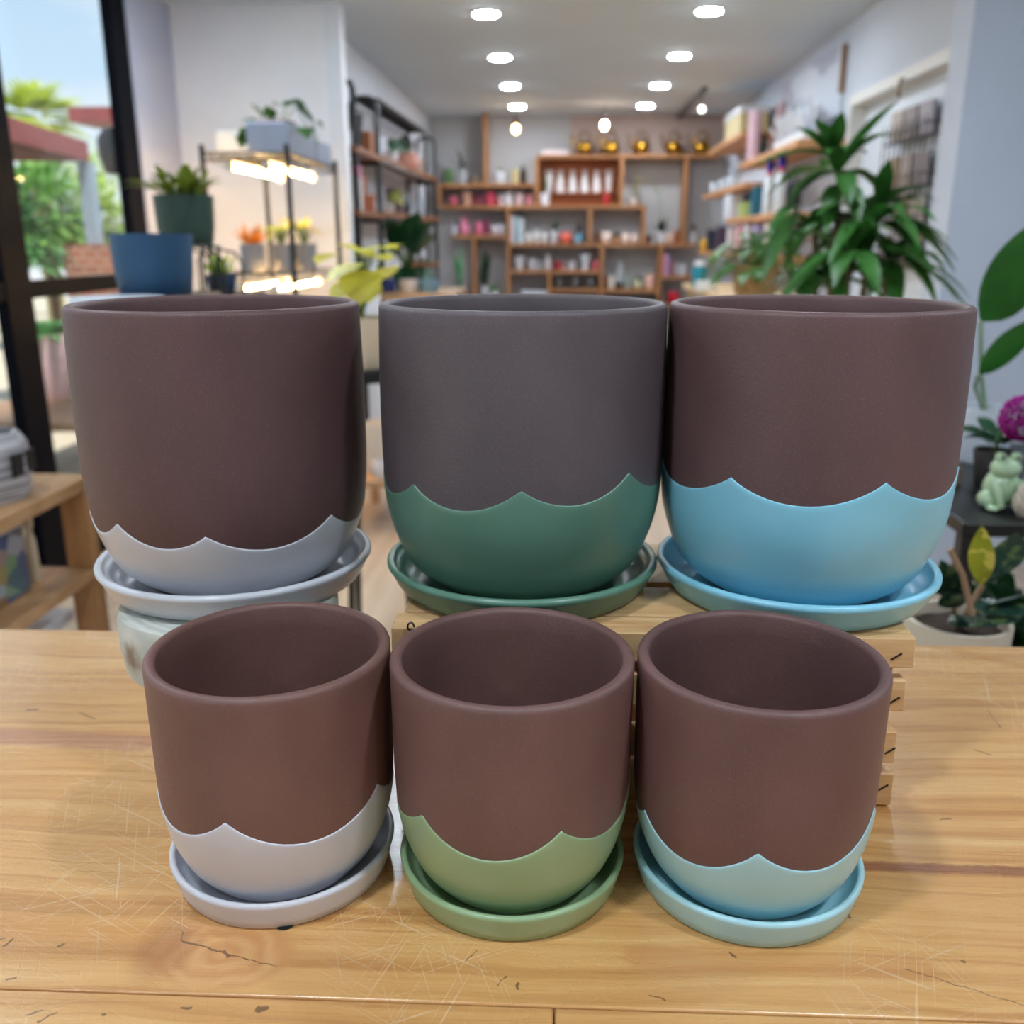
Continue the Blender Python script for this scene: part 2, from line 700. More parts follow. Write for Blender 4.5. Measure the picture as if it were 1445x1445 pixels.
big, small = 'large brown pots in the back row', 'small brown pots in the front row'
make_pot(LP, (-.2451, .666, ZL + .0003), clay((92, 66, 66)), gw, fill([(-157, .067), (-119, .0683), (-81, .0634), (-29, .0652)], 46),
         'large brown clay pot with scalloped pale grey base, standing on the wood slice', big)
make_pot(LP, (-.0275, .6681, ZC + .0003), clay((90, 80, 84)), gg, fill([(-178, .095), (-133, .0934), (-88, .0969), (-44, .1021)], 45),
         'large greyish brown clay pot with scalloped dark sage green base, on the crate', big)
make_pot(LP, (.1753, .6678, ZC + .0003), clay((98, 72, 72)), gb, fill([(-182, .100), (-130, .1014), (-75, .1043), (-22, .102)], 52),
         'large brown clay pot with scalloped sky blue base, on the right end of the crate', big)
make_pot(SP, (-.2012 * SS, .5929 * SS, TZ), clay((117, 84, 77)), gsw, fill([(-165, .073), (-97, .0735), (-20, .0709)], 70),
         'small brown clay pot with scalloped off white base, on the tabletop', small)
make_pot(SP, (-.0308 * SS, .5901 * SS, TZ), clay((114, 83, 78)), gsg, fill([(-132, .0719), (-65, .0722), (0, .076)], 68),
         'small brown clay pot with scalloped light green base, on the tabletop', small)
make_pot(SP, (.1396 * SS, .5933 * SS, TZ), clay((110, 79, 76)), gsb, fill([(-160, .0584), (-98, .0646), (-30, .0720)], 66),
         'small brown clay pot with scalloped pale blue base, on the tabletop', small)
make_saucer(.1014, .0225, (-.2451, .666, ZL + .0003), gw, 'large pale grey saucer on the wood slice', 'large saucers')
make_saucer(.1011, .0225, (-.0275, .6681, ZC + .0003), gg, 'large dark sage green saucer on the crate', 'large saucers')
make_saucer(.1011, .0225, (.1753, .6678, ZC + .0003), gb, 'large sky blue saucer on the right end of the crate', 'large saucers', False)
for x_, y_, m_, l_ in ((-.2012, .5929, gsw, 'off white'), (-.0308, .5901, gsg, 'light green'), (.1396, .5933, gsb, 'pale blue')):
    make_saucer(.0815 * SS, .0195, (x_ * SS, y_ * SS, TZ), m_, 'small %s saucer on the tabletop' % l_, 'small saucers', False, .92)

# ------------------------------------------------- crate and wood slice stand
cw = wood((196, 148, 98), (228, 190, 140), 0, .55, 1.3)
cw2 = wood((160, 108, 60), (196, 142, 88), 2, .6, 1.3)
crate = thing('slatted_crate', 'low pale pine crate of nailed slats under the green and blue large pots', 'crate', (.06, .67, TZ))
CX0, CX1, CY0, CY1 = -.111, .2335, .573, .775


def zat(py):
    return at(1280, py, CY0).z


for k, (ya, yb, dx) in enumerate([(902, 943, 0), (961, 1004, -.003), (1034, 1078, -.0045), (1093, 1137, -.003)]):
    z1, z0 = zat(ya), max(zat(yb), TZ + .0004)
    if k == 0:
        z1 = ZC - .0105
        MB().box2((CX0, CY0, z0), (CX1, CY0 + .012, ZC - .0003)).build('slat', cw, crate, bevel=.0008)
    else:
        MB().box2((CX0 + .004, CY0, z0), (CX1 + dx, CY0 + .012, z1)).build('slat', cw, crate, bevel=.0008)
    MB().box2((CX0 + .004, CY1 - .012, z0), (CX1 + dx, CY1, z1)).build('slat', cw, crate, bevel=.0008)
for y0, y1, dx in ((.5855, .600, 0), (.603, .6585, .004), (.6685, .722, 0), (.731, .7625, .003)):
    MB().box2((CX0 + dx, y0, ZC - .010), (CX1 - dx, y1, ZC)).build('slat', cw, crate, bevel=.0008)
for px in (CX0 + .002, CX1 - .03):
    for py in (CY0 + .0125, CY1 - .0335):
        MB().box2((px, py, TZ + .0004), (px + .022, py + .021, ZC - .0105)).build('corner_post', cw2, crate, bevel=.0008)
for px in (CX0 + .002, CX1 - .03):
    for zz in (TZ + .03, TZ + .075):
        MB().box2((px + .004, CY0 + .034, zz), (px + .014, CY1 - .034, zz + .028)).build('end_slat', cw2, crate, bevel=.0008)
stm = paint((46, 40, 36), .4, .1, .8)
for px, py in ((1265, 927), (1262, 989), (1256, 1060), (1246, 1112)):
    p = at(px, py, CY0 - .0003)
    MB().tube([p + Vector((-.0033, 0, -.0022)), p + Vector((.0033, 0, .0026))], .0006, 6).build('staple', stm, crate)
p = at(580, 884, CY0 - .001)
MB().tube([p + Vector((.0022 * math.cos(a * .6), -.0006, .003 * math.sin(a * .6))) for a in range(10)], .0007, 6).build('hook', paint((120, 120, 125), .25, .05, 1), crate)

lw = NT('pale_log')
co = lw.coord()
rr_ = lw.vmath('LENGTH', lw.vmath('MULTIPLY', co, (1, 1, 0)), out=1)
ringv = lw.math('SINE', lw.math('ADD', lw.math('MULTIPLY', rr_, 900), lw.math('MULTIPLY', lw.noise(co, 30, 3), 9)))
top = lw.ramp(lw.math('ADD', lw.math('MULTIPLY', ringv, .25), .5), [(.2, lin((182, 186, 178))), (.8, lin((206, 208, 200)))])
kp = Vector((-.2451 - .045, -.06 * 0 - .07, -.02))
kd = lw.vmath('LENGTH', lw.vmath('SUBTRACT', co, (-.048, -.058, .024)), out=1)
top = lw.mix(lw.math('MULTIPLY', lw.math('SUBTRACT', 1, lw.step(lw.math('ADD', kd, lw.math('MULTIPLY', lw.noise(co, 120, 3), .012)), .009, .022)), .8), top, lin((120, 92, 70)))
lw.base(top)
lw.setp(Roughness=.7)
lw.bump(lw.noise(co, 60, 4), .3, .002)


def logwob(a, z):
    return 1 + .014 * math.sin(2 * a + 1) + .008 * math.sin(5 * a)


slz = ZL - .0004
o = MB().lathe([(0, -.047), (.070, -.047), (.0745, -.043), (.0765, -.025), (.0765, -.006), (.0748, -.0005), (.071, 0), (0, 0)], (-.240, .628, slz), 64, logwob).build('wood_slice', lw.m)
tag(o, 'thick whitewashed wood slice under the grey based large pot', 'wood slice')
o = MB().lathe([(0, 0), (.062, 0), (.064, .004), (.058, .04), (.056, slz - .047 - TZ - .0006), (0, slz - .047 - TZ - .0006)], (-.236, .650, TZ + .0003), 48, logwob).build('log_stump', lw.m)
tag(o, 'short pale log stump holding up the whitewashed wood slice', 'log')
# dark felt pad peeping out under the front left saucer
p = atz(402, 1304, TZ)
sa = [o for o in bpy.data.objects if o.get('label') == 'small off white saucer on the tabletop'][0]
MB().lathe([(0, .0004), (.0055, .0004), (.0055, .0016), (0, .0016)], p, 16).build('felt_pad', paint((20, 22, 26), .8), sa)
# ====================================================================== room
XW, XL, XR, XRR = -1.95, -1.27, 1.51, 2.6       # window wall, shop left wall, shop right wall, far right wall
YP, YB, YF, ZH = 5.0, 9.4, -2.4, 2.4            # left pier, back wall, front of the shop, ceiling height
wallm = paint((216, 219, 226), .75, .03, scale=3)
wallr = paint((196, 203, 214), .75, .03, scale=3)
backm = paint((184, 182, 182), .8, .04, scale=3)
fl = NT('timber_look_floor')
co = fl.coord()
g = fl.noise(fl.mapping(co, (12, .8, 1)), 1.5, 5)
fl.base(fl.ramp(g, [(.3, lin((180, 156, 132))), (.7, lin((208, 190, 168)))]))
fl.setp(Roughness=.35)
fl.bump(g, .1, .002)
struct(MB().box2((XW - .15, YF - .15, -.1), (XRR + .15, YB + .15, 0)).build('floor', fl.m, smooth=False), 'pale timber look shop floor', 'floor')
struct(MB().box2((XW - .15, YF - .15, ZH), (XRR + .15, YB + .15, ZH + .12)).build('ceiling', paint((204, 214, 222), .8, .02, scale=2), smooth=False), 'white ceiling with round downlights', 'ceiling')
struct(MB().box2((XL - .12, YB, 0), (XR + .12, YB + .12, ZH)).build('wall_back', backm, smooth=False), 'grey white back wall behind timber shelves', 'wall')
struct(MB().box2((XL - .12, YP + .1, 0), (XL, YB, ZH)).build('wall_left', wallm, smooth=False), 'white wall behind the black pipe shelving', 'wall')
# pier at the end of the window wall, with a pale corner board
px_ = at(486, 150, YP).x
struct(MB().box2((XW - .15, YP, 0), (px_ - .005, YP + .1, ZH)).build('wall_front_left', paint((238, 238, 242), .75, .03, scale=3), smooth=False), 'pale wall pier behind the wire plant rack', 'wall')
struct(MB().box2((px_ - .075, YP - .025, 0), (px_, YP, ZH)).build('trim_1', paint((226, 230, 238), .5, .02), smooth=False), 'white corner board on the left pier', 'trim')
# window wall: solid return beside the glass, sill wall none (full height glazing)
YJ = atx(211, 330, XW).y
struct(MB().box2((XW - .05, YJ, 0), (XW, YP, ZH)).build('wall_left_return', paint((180, 186, 206), .75, .03, scale=3), smooth=False), 'grey wall return between the black window frame and the pier', 'wall')
# right side
yd0, yd1 = atx(1345, 90, XR).y, atx(1203, 132, XR).y
zd = atx(1203, 136, XR).z
YQ = atx(1336, 330, 1.45).y
struct(MB().box2((XR, yd1, 0), (XR + .12, YB, ZH)).build('wall_right', wallr, smooth=False), 'white wall behind the timber wall shelves', 'wall')
struct(MB().box2((XR, YQ + .1905, zd), (XR + .12, yd1 - .0005, ZH)).build('wall_right_over_door', wallr, smooth=False), 'white wall above the recessed door', 'wall')
struct(MB().box2((1.45, YQ, 0), (XRR + .15, YQ + .19, ZH)).build('wall_right_near', paint((198, 208, 226), .75, .03, scale=3), smooth=False), 'blue grey wall facing the counter on the right', 'wall')
d = thing('door_1', 'white recessed door behind the leafy plant', 'door', (XR + .09, (yd0 + yd1) / 2, 0))
d['kind'] = 'structure'
MB().box2((XR + .07, YQ + .19, 0), (XR + .11, yd1 - .05, zd - .05)).build('door_leaf', paint((214, 222, 232), .5, .03), d)
fm = paint((214, 212, 206), .5, .02)
m_ = MB().box2((XR - .012, yd1 - .05, 0), (XR + .11, yd1, zd))
m_.box2((XR - .012, YQ + .19, zd - .05), (XR + .11, yd1 - .05, zd))
m_.build('door_frame', fm, d, smooth=False)
struct(MB().box2((XRR, YF, 0), (XRR + .15, YQ, ZH)).build('wall_far_right', wallr, smooth=False), 'white wall at the right of the counter', 'wall')

# black framed shopfront along the left (a full height glazed wall) and behind the counter
blkn = NT('black_frame')
blkn.base(lin((11, 13, 21)))
blkn.setp(Roughness=.5, Specular_IOR_Level=.04)
blk = blkn.m
glass = NT('window_glass')
glass.setp(Base_Color=(1, 1, 1, 1), Roughness=0.0, IOR=1.45, Transmission_Weight=1.0)
tb = glass.node('ShaderNodeBsdfTransparent')
gl_ = glass.node('ShaderNodeBsdfGlossy')
gl_.inputs['Roughness'].default_value = .02
mx = glass.node('ShaderNodeMixShader')
fr = glass.node('ShaderNodeLayerWeight')
fr.inputs['Blend'].default_value = .12
glass.put(mx.inputs[0], glass.math('MULTIPLY', fr.outputs['Fresnel'], .12))
glass.t.links.new(tb.outputs[0], mx.inputs[1])
glass.t.links.new(gl_.outputs[0], mx.inputs[2])
glass.t.links.new(mx.outputs[0], glass.t.nodes['Material Output'].inputs[0])
ya0 = atx(166, 250, XW - .05).y                      # near side of the post beside the return
yb1 = atx(44, 380, XW).y                       # far side of the nearer post
zt = atx(100, 403, XW).z                       # transom
zh_ = atx(135, -14, XW - .05).z                         # head of the glass
win = thing('window_1', 'black framed full height shop window on the left with garden behind', 'window', (XW, 2, 0))
win['kind'] = 'structure'
PW = .14
f_ = MB()
posts = [(ya0, YJ - .002), (yb1 - PW, yb1), (yb1 - PW - 1.15, yb1 - .75 - PW + .0), (-.5, -.35), (YF, YF + .15)]
for a, b_ in ((ya0, YJ - .002), (yb1 - PW * 1.25, yb1), (1.1, 1.25), (-.6, -.45), (YF, YF + .12)):
    MB().box2((XW - .05, a, 0), (XW - .005, b_, ZH - .001)).build('post', blk, win, bevel=.006)
spans = [(yb1, ya0), (1.25, yb1 - PW * 1.25), (-.45, 1.1), (YF + .12, -.6)]
for a, b_ in spans:
    MB().box2((XW - .048, a, zt - .035), (XW - .008, b_, zt + .03)).build('transom', blk, win, bevel=.004)
    MB().box2((XW - .048, a, 0), (XW - .008, b_, .1)).build('sill_rail', blk, win, bevel=.004)
    MB().box2((XW - .048, a, zh_), (XW - .008, b_, ZH - .001)).build('head_rail', blk, win, bevel=.004)
    MB().box2((XW - .031, a, .1), (XW - .027, b_, zh_)).build('pane', glass.m, win, smooth=False)
struct(MB().box2((XW - .15, YF - .15, 0), (XRR + .15, YF, ZH)).build('wall_front', wallm, smooth=False), 'white wall behind the photographer', 'wall')

# ------------------------------------------------------------------- lighting
led = glow((232, 244, 255), 300)
ring = paint((240, 240, 240), .4, .02)
lights = [(686, 17), (706, 79), (720, 120), (730, 149), (1001, 13), (959, 77), (931, 119), (911, 148)]
names = ['first', 'second', 'third', 'fourth']
P8 = [atz(px, py, ZH) for px, py in lights]


def downlight(p, label):
    t = thing('downlight', label, 'ceiling light', (p.x, p.y, ZH), 'round ceiling downlights')
    MB().lathe([(.061, -.001), (.074, -.001), (.073, -.009), (.061, -.011)], p, 32).build('trim_ring', ring, t)
    MB().lathe([(0, -.016), (.03, -.0155), (.052, -.014), (.06, -.011), (.06, -.001)], p, 32).build('diffuser', led, t)
    return t


for i, p in enumerate(P8):
    downlight(p, 'round lit downlight, %s from the counter in the %s ceiling row' % (names[i % 4], 'left' if i < 4 else 'right'))
sp = (P8[1].y - P8[0].y)
for s_, i0 in (('left', 0), ('right', 4)):
    for k in (1, 2, 3, 4, 5):  # unseen lamps added over the counter, staggered to soften its shadows
        q = Vector((P8[i0].x + (-.95 if i0 == 0 else .95) * (k % 2), P8[i0].y - 1.3 * k, ZH))
        downlight(q, 'added downlight %s over the counter on the %s ceiling side, unseen, softening the light' % (['', 'first', 'second', 'third', 'fourth', 'fifth'][k], s_))

w = bpy.data.worlds.new('sky')
scn.world = w
w.use_nodes = True
nt = w.node_tree
bg = nt.nodes['Background']
tc = nt.nodes.new('ShaderNodeTexCoord')
sepn = nt.nodes.new('ShaderNodeSeparateXYZ')
nt.links.new(tc.outputs['Generated'], sepn.inputs[0])
gr = nt.nodes.new('ShaderNodeValToRGB')
nt.links.new(sepn.outputs[2], gr.inputs[0])
gr.color_ramp.elements[0].position = 0
gr.color_ramp.elements[0].color = (.62, .80, .92, 1)
gr.color_ramp.elements[1].position = .6
gr.color_ramp.elements[1].color = (.30, .55, .90, 1)
cn = nt.nodes.new('ShaderNodeTexNoise')
mp = nt.nodes.new('ShaderNodeMapping')
mp.inputs['Scale'].default_value = (2.2, 2.2, 6)
nt.links.new(tc.outputs['Generated'], mp.inputs[0])
nt.links.new(mp.outputs[0], cn.inputs['Vector'])
cn.inputs['Scale'].default_value = 1.6
cn.inputs['Detail'].default_value = 6
cr = nt.nodes.new('ShaderNodeValToRGB')
nt.links.new(cn.outputs['Fac'], cr.inputs[0])
cr.color_ramp.elements[0].position = .36
cr.color_ramp.elements[1].position = .62
mxr = nt.nodes.new('ShaderNodeMix')
mxr.data_type = 'RGBA'
nt.links.new(cr.outputs[0], mxr.inputs[0])
nt.links.new(gr.outputs[0], mxr.inputs[6])
mxr.inputs[7].default_value = (.86, .93, .97, 1)
nt.links.new(mxr.outputs[2], bg.inputs[0])
bg.inputs[1].default_value = 1.15
sd = bpy.data.lights.new('sun', 'SUN')
sd.energy = 6.5
sd.angle = R(6)
sd.color = (1, .95, .86)
so = bpy.data.objects.new('sun', sd)
COL.objects.link(so)
so.rotation_euler = (R(16), R(20), 0)           # from the right, high: lights the garden, the roof shades the shop
v = scn.view_settings
v.view_transform = 'Standard'
v.look = 'None'
v.exposure = 0
v.gamma = 1
v.use_curve_mapping = False
scn.cycles.use_denoising = True
scn.cycles.max_bounces = 7
scn.cycles.use_adaptive_sampling = True
scn.cycles.adaptive_threshold = .015
scn.cycles.transparent_max_bounces = 12
scn.cycles.sample_clamp_indirect = 6
scn.cycles.caustics_reflective = False
scn.cycles.caustics_refractive = False

# ============================================================= generic makers
POT = [(0, 0), (.74, 0), (.78, .03), (1, .97), (1, 1), (.9, 1), (.72, .1), (0, .1)]
ROUND = [(0, 0), (.6, 0), (.86, .2), (1, .5), (.95, .8), (.8, 1), (.72, 1), (.85, .75), (.85, .4), (.5, .08), (0, .08)]
CUP = [(0, 0), (.88, 0), (.95, .06), (1, .95), (1, 1), (.9, 1), (.86, .1), (0, .1)]
JAR = [(0, 0), (.88, 0), (1, .08), (1, .68), (.82, .8), (.82, .84), (0, .84)]
LID = [(0, .845), (.86, .845), (.86, .96), (.6, 1), (0, 1)]
VASE = [(0, 0), (.62, 0), (.95, .22), (1, .42), (.7, .72), (.42, .86), (.5, 1), (.4, 1), (.34, .86), (.6, .7), (.6, .1), (0, .1)]
BOTTLE = [(0, 0), (.9, 0), (1, .05), (1, .6), (.85, .72), (.36, .8), (.36, .92), (0, .92)]
CANDLE = [(0, 0), (.94, 0), (1, .05), (1, 1), (.92, 1), (.92, .9), (.1, .88), (0, .88)]
TAPER_UP = [(0, 0), (1, 0), (.98, .05), (.6, .85), (.62, .97), (.5, 1), (.42, .9), (0, .88)]
TAPER_DN = [(0, 0), (.6, 0), (.64, .05), (1, .9), (1, 1), (.86, 1), (.8, .88), (0, .85)]
soil = paint((58, 42, 32), .9, .3, scale=60)


def sc(P, r, h):
    return [(a * r, z * h) for a, z in P]


def leaves(mb, c, n, ln, wd, up=(.1, .9), droop=.5, seed=0, spread=.02, jitter=.3, peak=.45, fold=.25, az=None, seg=5):
    rr = random.Random(seed)
    for i in range(n):
        a = (i * 2.39996 + rr.uniform(-.3, .3)) if az is None else R(rr.uniform(*az))
        e = rr.uniform(*up)
        d = Vector((math.cos(a) * math.cos(e), math.sin(a) * math.cos(e), math.sin(e)))
        b_ = Vector(c) + Vector((math.cos(a), math.sin(a), 0)) * spread * rr.random()
        l_ = ln * (1 + rr.uniform(-jitter, jitter))
        mb.leaf(b_, d, l_, wd * (1 + rr.uniform(-jitter, jitter) * .7), droop, fold, seg, peak)
    return mb


def stalked(mb, st, c, n, ln, lw_, sl, up=(.4, 1.3), droop=.7, seed=0, az=None, peak=.4):
    """leaves carried on thin stalks"""
    rr = random.Random(seed)
    for i in range(n):
        a = (i * 2.39996 + rr.uniform(-.4, .4)) if az is None else R(rr.uniform(*az))
        e = rr.uniform(*up)
        d = Vector((math.cos(a) * math.cos(e), math.sin(a) * math.cos(e), math.sin(e)))
        s_ = sl * rr.uniform(.55, 1.15)
        p0, p1 = Vector(c), Vector(c) + d * s_ - Vector((0, 0, .12 * s_))
        mid = (p0 + p1) / 2 + Vector((0, 0, .08 * s_))
        st.tube([p0, mid, p1], .0035 * max(1, sl * 3), 5)
        d2 = Vector((d.x, d.y, d.z * .25 - .1))
        mb.leaf(p1, d2, ln * rr.uniform(.75, 1.2), lw_ * rr.uniform(.8, 1.15), droop, .2, 6, peak)


def leaf_to(mb, b_, tip, width, sag=.15, fold=.25, peak=.45, n=8, side=None):
    """a leaf from b_ to tip that arches upward on the way"""
    b_, tip = Vector(b_), Vector(tip)
    L = (tip - b_).length
    d = tip - b_ + Vector((0, 0, sag * L))
    ln = d.length
    mb.leaf(b_, d, ln, width, sag * L / ln, fold, n, peak, side=side)


def pot_plant(name, loc, r, h, potm, label, P=POT, group=None, cat='potted plant', seg=28):
    t = thing(name, label, cat, loc, group)
    MB().lathe(sc(P, r, h), loc, seg).build('pot', potm, t)
    MB().lathe([(0, h * .88), (r * .86, h * .88)], loc, 20).build('soil', soil, t)
    return t


def simple(name, P, c, r, h, m, label, cat, group=None, seg=20, lid=None, wob=None):
    o = MB().lathe(sc(P, r, h), c, seg, wob).build(name, m, None, origin=c)
    tag(o, label, cat, group)
    if lid:
        MB().lathe(sc(LID, r, h), c, seg).build('lid', lid, o)
    return o


green = leafmat((52, 104, 44))
dkgreen = leafmat((26, 70, 40), .35, .15)
lime = leafmat((168, 196, 54), .45, .4)
yell = leafmat((214, 206, 92), .45, .4)
stemm = paint((96, 128, 62), .6, .15)
blackm = paint((18, 19, 22), .4, .2)
whitem = paint((226, 226, 228), .4, .03)

# ================================================================= left side
# ---- low timber shelf beside the window
lu = wood((150, 104, 62), (192, 146, 98), 2, .55)
lu2 = wood((176, 132, 88), (208, 166, 122), 1, .5)
ux0, ux1, uy0, uy1 = -1.68, -1.164, 1.05, 2.2
zt1 = at(93, 668, 2.2).z
zs2 = at(72, 799, 2.16).z
zs3 = at(62, 846, 2.14).z - .03
un = thing('timber_shelf_unit', 'low open pine shelf unit by the window on the left', 'shelf unit', (-1.42, 1.6, 0))
for x_ in (ux0, ux1 - .069):
    for y_ in (uy0, uy1 - .04):
        MB().box2((x_, y_, 0), (x_ + .069, y_ + .04, zt1 - .034)).build('post', lu, un, bevel=.003)
MB().box2((ux0, uy0, zt1 - .0335), (ux1, uy1, zt1)).build('shelf_board', lu2, un, bevel=.003)
MB().box2((ux0 + .07, uy0, zs2 - .03), (ux1 - .0695, uy1 - .041, zs2)).build('shelf_board', lu2, un, bevel=.003)
MB().box2((ux1 - .069, uy0 + .041, zs2 - .03), (ux1, uy1 - .041, zs2)).build('edge_rail', lu2, un, bevel=.003)
MB().box2((ux0 + .07, uy0, zs3 - .03), (ux1 - .0695, uy1 - .041, zs3)).build('shelf_board', paint((214, 220, 230), .5, .03), un, bevel=.003)['label'] = 'white painted bottom shelf'
wv = NT('woven_grey')
co = wv.coord()
wa = wv.math('SINE', wv.math('MULTIPLY', wv.noise(wv.mapping(co, (1, 1, 60)), 2, 1), 30))
wv.base(wv.ramp(wv.math('ADD', wv.math('MULTIPLY', wa, .5), .5), [(.1, lin((126, 124, 130))), (.8, lin((206, 204, 208)))]))
wv.setp(Roughness=.85)
for x_, y_, l_ in ((-1.285, 1.96, 'far'), (-1.285, 1.74, 'near')):
    p = Vector((x_, y_, zt1))
    t = thing('woven_basket', 'grey white woven basket with black tag on the pine shelf, %s one' % l_, 'basket', p, 'woven baskets on the pine shelf')
    mb = MB()
    for a, b_ in ((0, .15), ):
        mb.lathe([(0, 0), (.118, 0), (.128, .02), (.134, .07), (.13, .12), (.105, .15), (.098, .15), (.118, .115), (.12, .02), (0, .01)], p, 8, sx=.78, sy=.78)
    mb.build('body', wv.m, t, sharp=60)
    MB().box((p.x + .0985, p.y + .0, p.z + .085), (.006, .085, .048)).build('tag', blackm, t)
    MB().box((p.x, p.y - .0985, p.z + .085), (.085, .006, .048)).build('tag', blackm, t)
# printed box with a white lid
pb = NT('printed_card')
co = pb.coord()
cv = pb.vor(co, 22, 'Color')
se = pb.node('ShaderNodeSeparateColor')
pb.put(se.inputs[0], cv)
base_ = pb.ramp(se.outputs[0], [(0, lin((196, 172, 40))), (.28, lin((70, 92, 140))), (.5, lin((110, 150, 96))), (.7, lin((170, 178, 196))), (.85, lin((150, 116, 84)))])
pb.base(base_)
pb.setp(Roughness=.5)
zg = zs2 + .0005
pbx = thing('printed_gift_box', 'printed yellow and blue gift box with white top on the lower pine shelf', 'box', (-1.33, 1.82, zg))
MB().box2((-1.44, 1.62, zg), (-1.236, 2.0, zt1 - .075)).build('box_body', pb.m, pbx, bevel=.003)
MB().box2((-1.446, 1.61, zt1 - .0745), (-1.236, 2.006, zt1 - .065)).build('box_lid', whitem, pbx, bevel=.003)
o = MB().lathe([(0, 0), (.013, 0), (.012, .1), (.007, .125), (.012, .14), (.012, .158), (0, .168)], (-1.26, 2.06, zs2 + .0005), 14).build('peg_figure', paint((214, 196, 168), .6, .05))
tag(o, 'plain wooden peg standing beside the printed gift box', 'wooden peg')
p = Vector((-1.28, 1.62, zs3))
cl = MB()
for k in range(max(1, int((zs2 - .032 - zs3) / .025))):
    cl.box((p.x + .004 * k, p.y - .003 * k, p.z + .0118 + .024 * k), (.16 - .004 * k, .24 - .006 * k, .022), rot=.04 * k)
tag(cl.build('folded_cloth', paint((214, 228, 238), .9, .04, bump=.4), bevel=.006), 'stack of folded pale blue cloths on the bottom pine shelf', 'cloth')

# ---- white pedestal and blue pot
p = at(166, 419, 2.05)
t = thing('white_pedestal', 'round white pedestal behind the left large pot', 'pedestal', (p.x, p.y, 0))
MB().lathe([(0, p.z - .03), (.097, p.z - .03), (.099, p.z - .026), (.099, p.z - .004), (.096, p.z), (0, p.z)], (p.x, p.y, 0), 48).build('top', paint((206, 214, 224), .35, .02), t)
MB().lathe([(0, .03), (.055, .03), (.05, p.z - .031), (0, p.z - .031)], (p.x, p.y, 0), 32).build('column', whitem, t)
MB().lathe([(0, 0), (.095, 0), (.093, .028), (0, .029)], (p.x, p.y, 0), 32).build('base', whitem, t)
pb_ = at(221, 415, 2.3)
pz = pb_.z
t = thing('plant_plinth', 'tall dark timber plinth carrying the blue pot', 'plinth', (pb_.x, pb_.y, 0))
MB().box2((pb_.x - .12, pb_.y - .10, pz - .03), (pb_.x + .12, pb_.y + .12, pz)).build('top', wood((80, 60, 48), (110, 84, 66), 0), t, bevel=.003)
for sx in (-.1, .1):
    for sy in (-.08, .1):
        MB().box((pb_.x + sx, pb_.y + sy, (pz - .031) / 2), (.03, .03, pz - .031)).build('leg', wood((80, 60, 48), (110, 84, 66), 2), t)
BL = [(0, 0), (.82, 0), (.87, .03), (.95, .35), (.98, .7), (1, 1), (.9, 1), (.86, .1), (0, .1)]
simple('blue_pot', BL, (pb_.x, pb_.y, pz), .096, .142, paint((32, 76, 112), .5, .08), 'empty matte blue plant pot in front of the window', 'plant pot', seg=48)
# ---- dark green pot with a fern on a wire stand
pg = at(265, 346, 2.75)
t = thing('wire_plant_stand', 'tall black wire stand carrying the dark green pot', 'plant stand', (pg.x, pg.y, 0))
ringp = [Vector((pg.x + .088 * math.cos(a * PI / 10), pg.y + .088 * math.sin(a * PI / 10), pg.z - .004)) for a in range(21)]
MB().tube(ringp, .004, 6).build('ring', blackm, t)
MB().box((pg.x, pg.y, pg.z - .004), (.176, .006, .006)).build('cross_bar', blackm, t)
for k in range(4):
    a = PI / 4 + k * PI / 2
    c, s = math.cos(a), math.sin(a)
    MB().tube([(pg.x + .09 * c, pg.y + .09 * s, pg.z + .0), (pg.x + .092 * c, pg.y + .092 * s, pg.z - .2), (pg.x + .13 * c, pg.y + .13 * s, .004)], .004, 6).build('leg', blackm, t)
t = pot_plant('fern', (pg.x, pg.y, pg.z + .0005), .083, .135, paint((36, 62, 54), .5, .08), 'small fern in a dark green pot beside the grow light rack', BL)
mb = MB()
leaves(mb, (pg.x, pg.y, pg.z + .125), 44, .15, .028, (.7, 1.4), .5, 3, .06, .25)
mb.build('foliage', leafmat((120, 138, 44), .5, .3), t)
# a second, lower wire hoop stand with a small yellow green plant
q = at(322, 352, 2.9)
t = thing('wire_hoop_stand', 'black wire hoop stand in front of the lit plant rack', 'plant stand', (q.x, q.y, 0))
for dx in (-.075, -.035, .02):
    MB().tube([(q.x + dx - .06, q.y, .004), (q.x + dx - .06, q.y, q.z - .03), (q.x + dx - .045, q.y, q.z), (q.x + dx, q.y, q.z - .01), (q.x + dx + .02, q.y, q.z - .04), (q.x + dx + .02, q.y, .004)], .0042, 6).build('hoop', blackm, t)
zb = at(300, 414, 2.85).z
MB().box2((q.x - .15, q.y - .004, zb - .012), (q.x + .06, q.y + .16, zb)).build('tray', blackm, t)
t = pot_plant('small_lime_plant', (q.x - .055, q.y + .07, zb + .0005), .05, .05, paint((40, 66, 100), .4), 'small lime green plant in a navy pot on the wire hoop stand')
mb = MB()
leaves(mb, (q.x - .055, q.y + .07, zb + .045), 16, .085, .03, (.7, 1.3), .3, 5, .02)
mb.build('foliage', lime, t)

# ---- grow light rack
RX0, RX1, RY0, RY1 = -1.44, -1.098, 3.9, 4.72
rz = at(403, 213, 3.9).z
rk = thing('wire_plant_rack', 'black wire shelf rack lit by warm grow lights on the left', 'rack', ((RX0 + RX1) / 2, (RY0 + RY1) / 2, 0))
for x_ in (RX0, RX1):
    for y_ in (RY0, RY1):
        MB().tube([(x_, y_, 0), (x_, y_, rz + .025)], .0115, 8).build('post', blackm, rk)


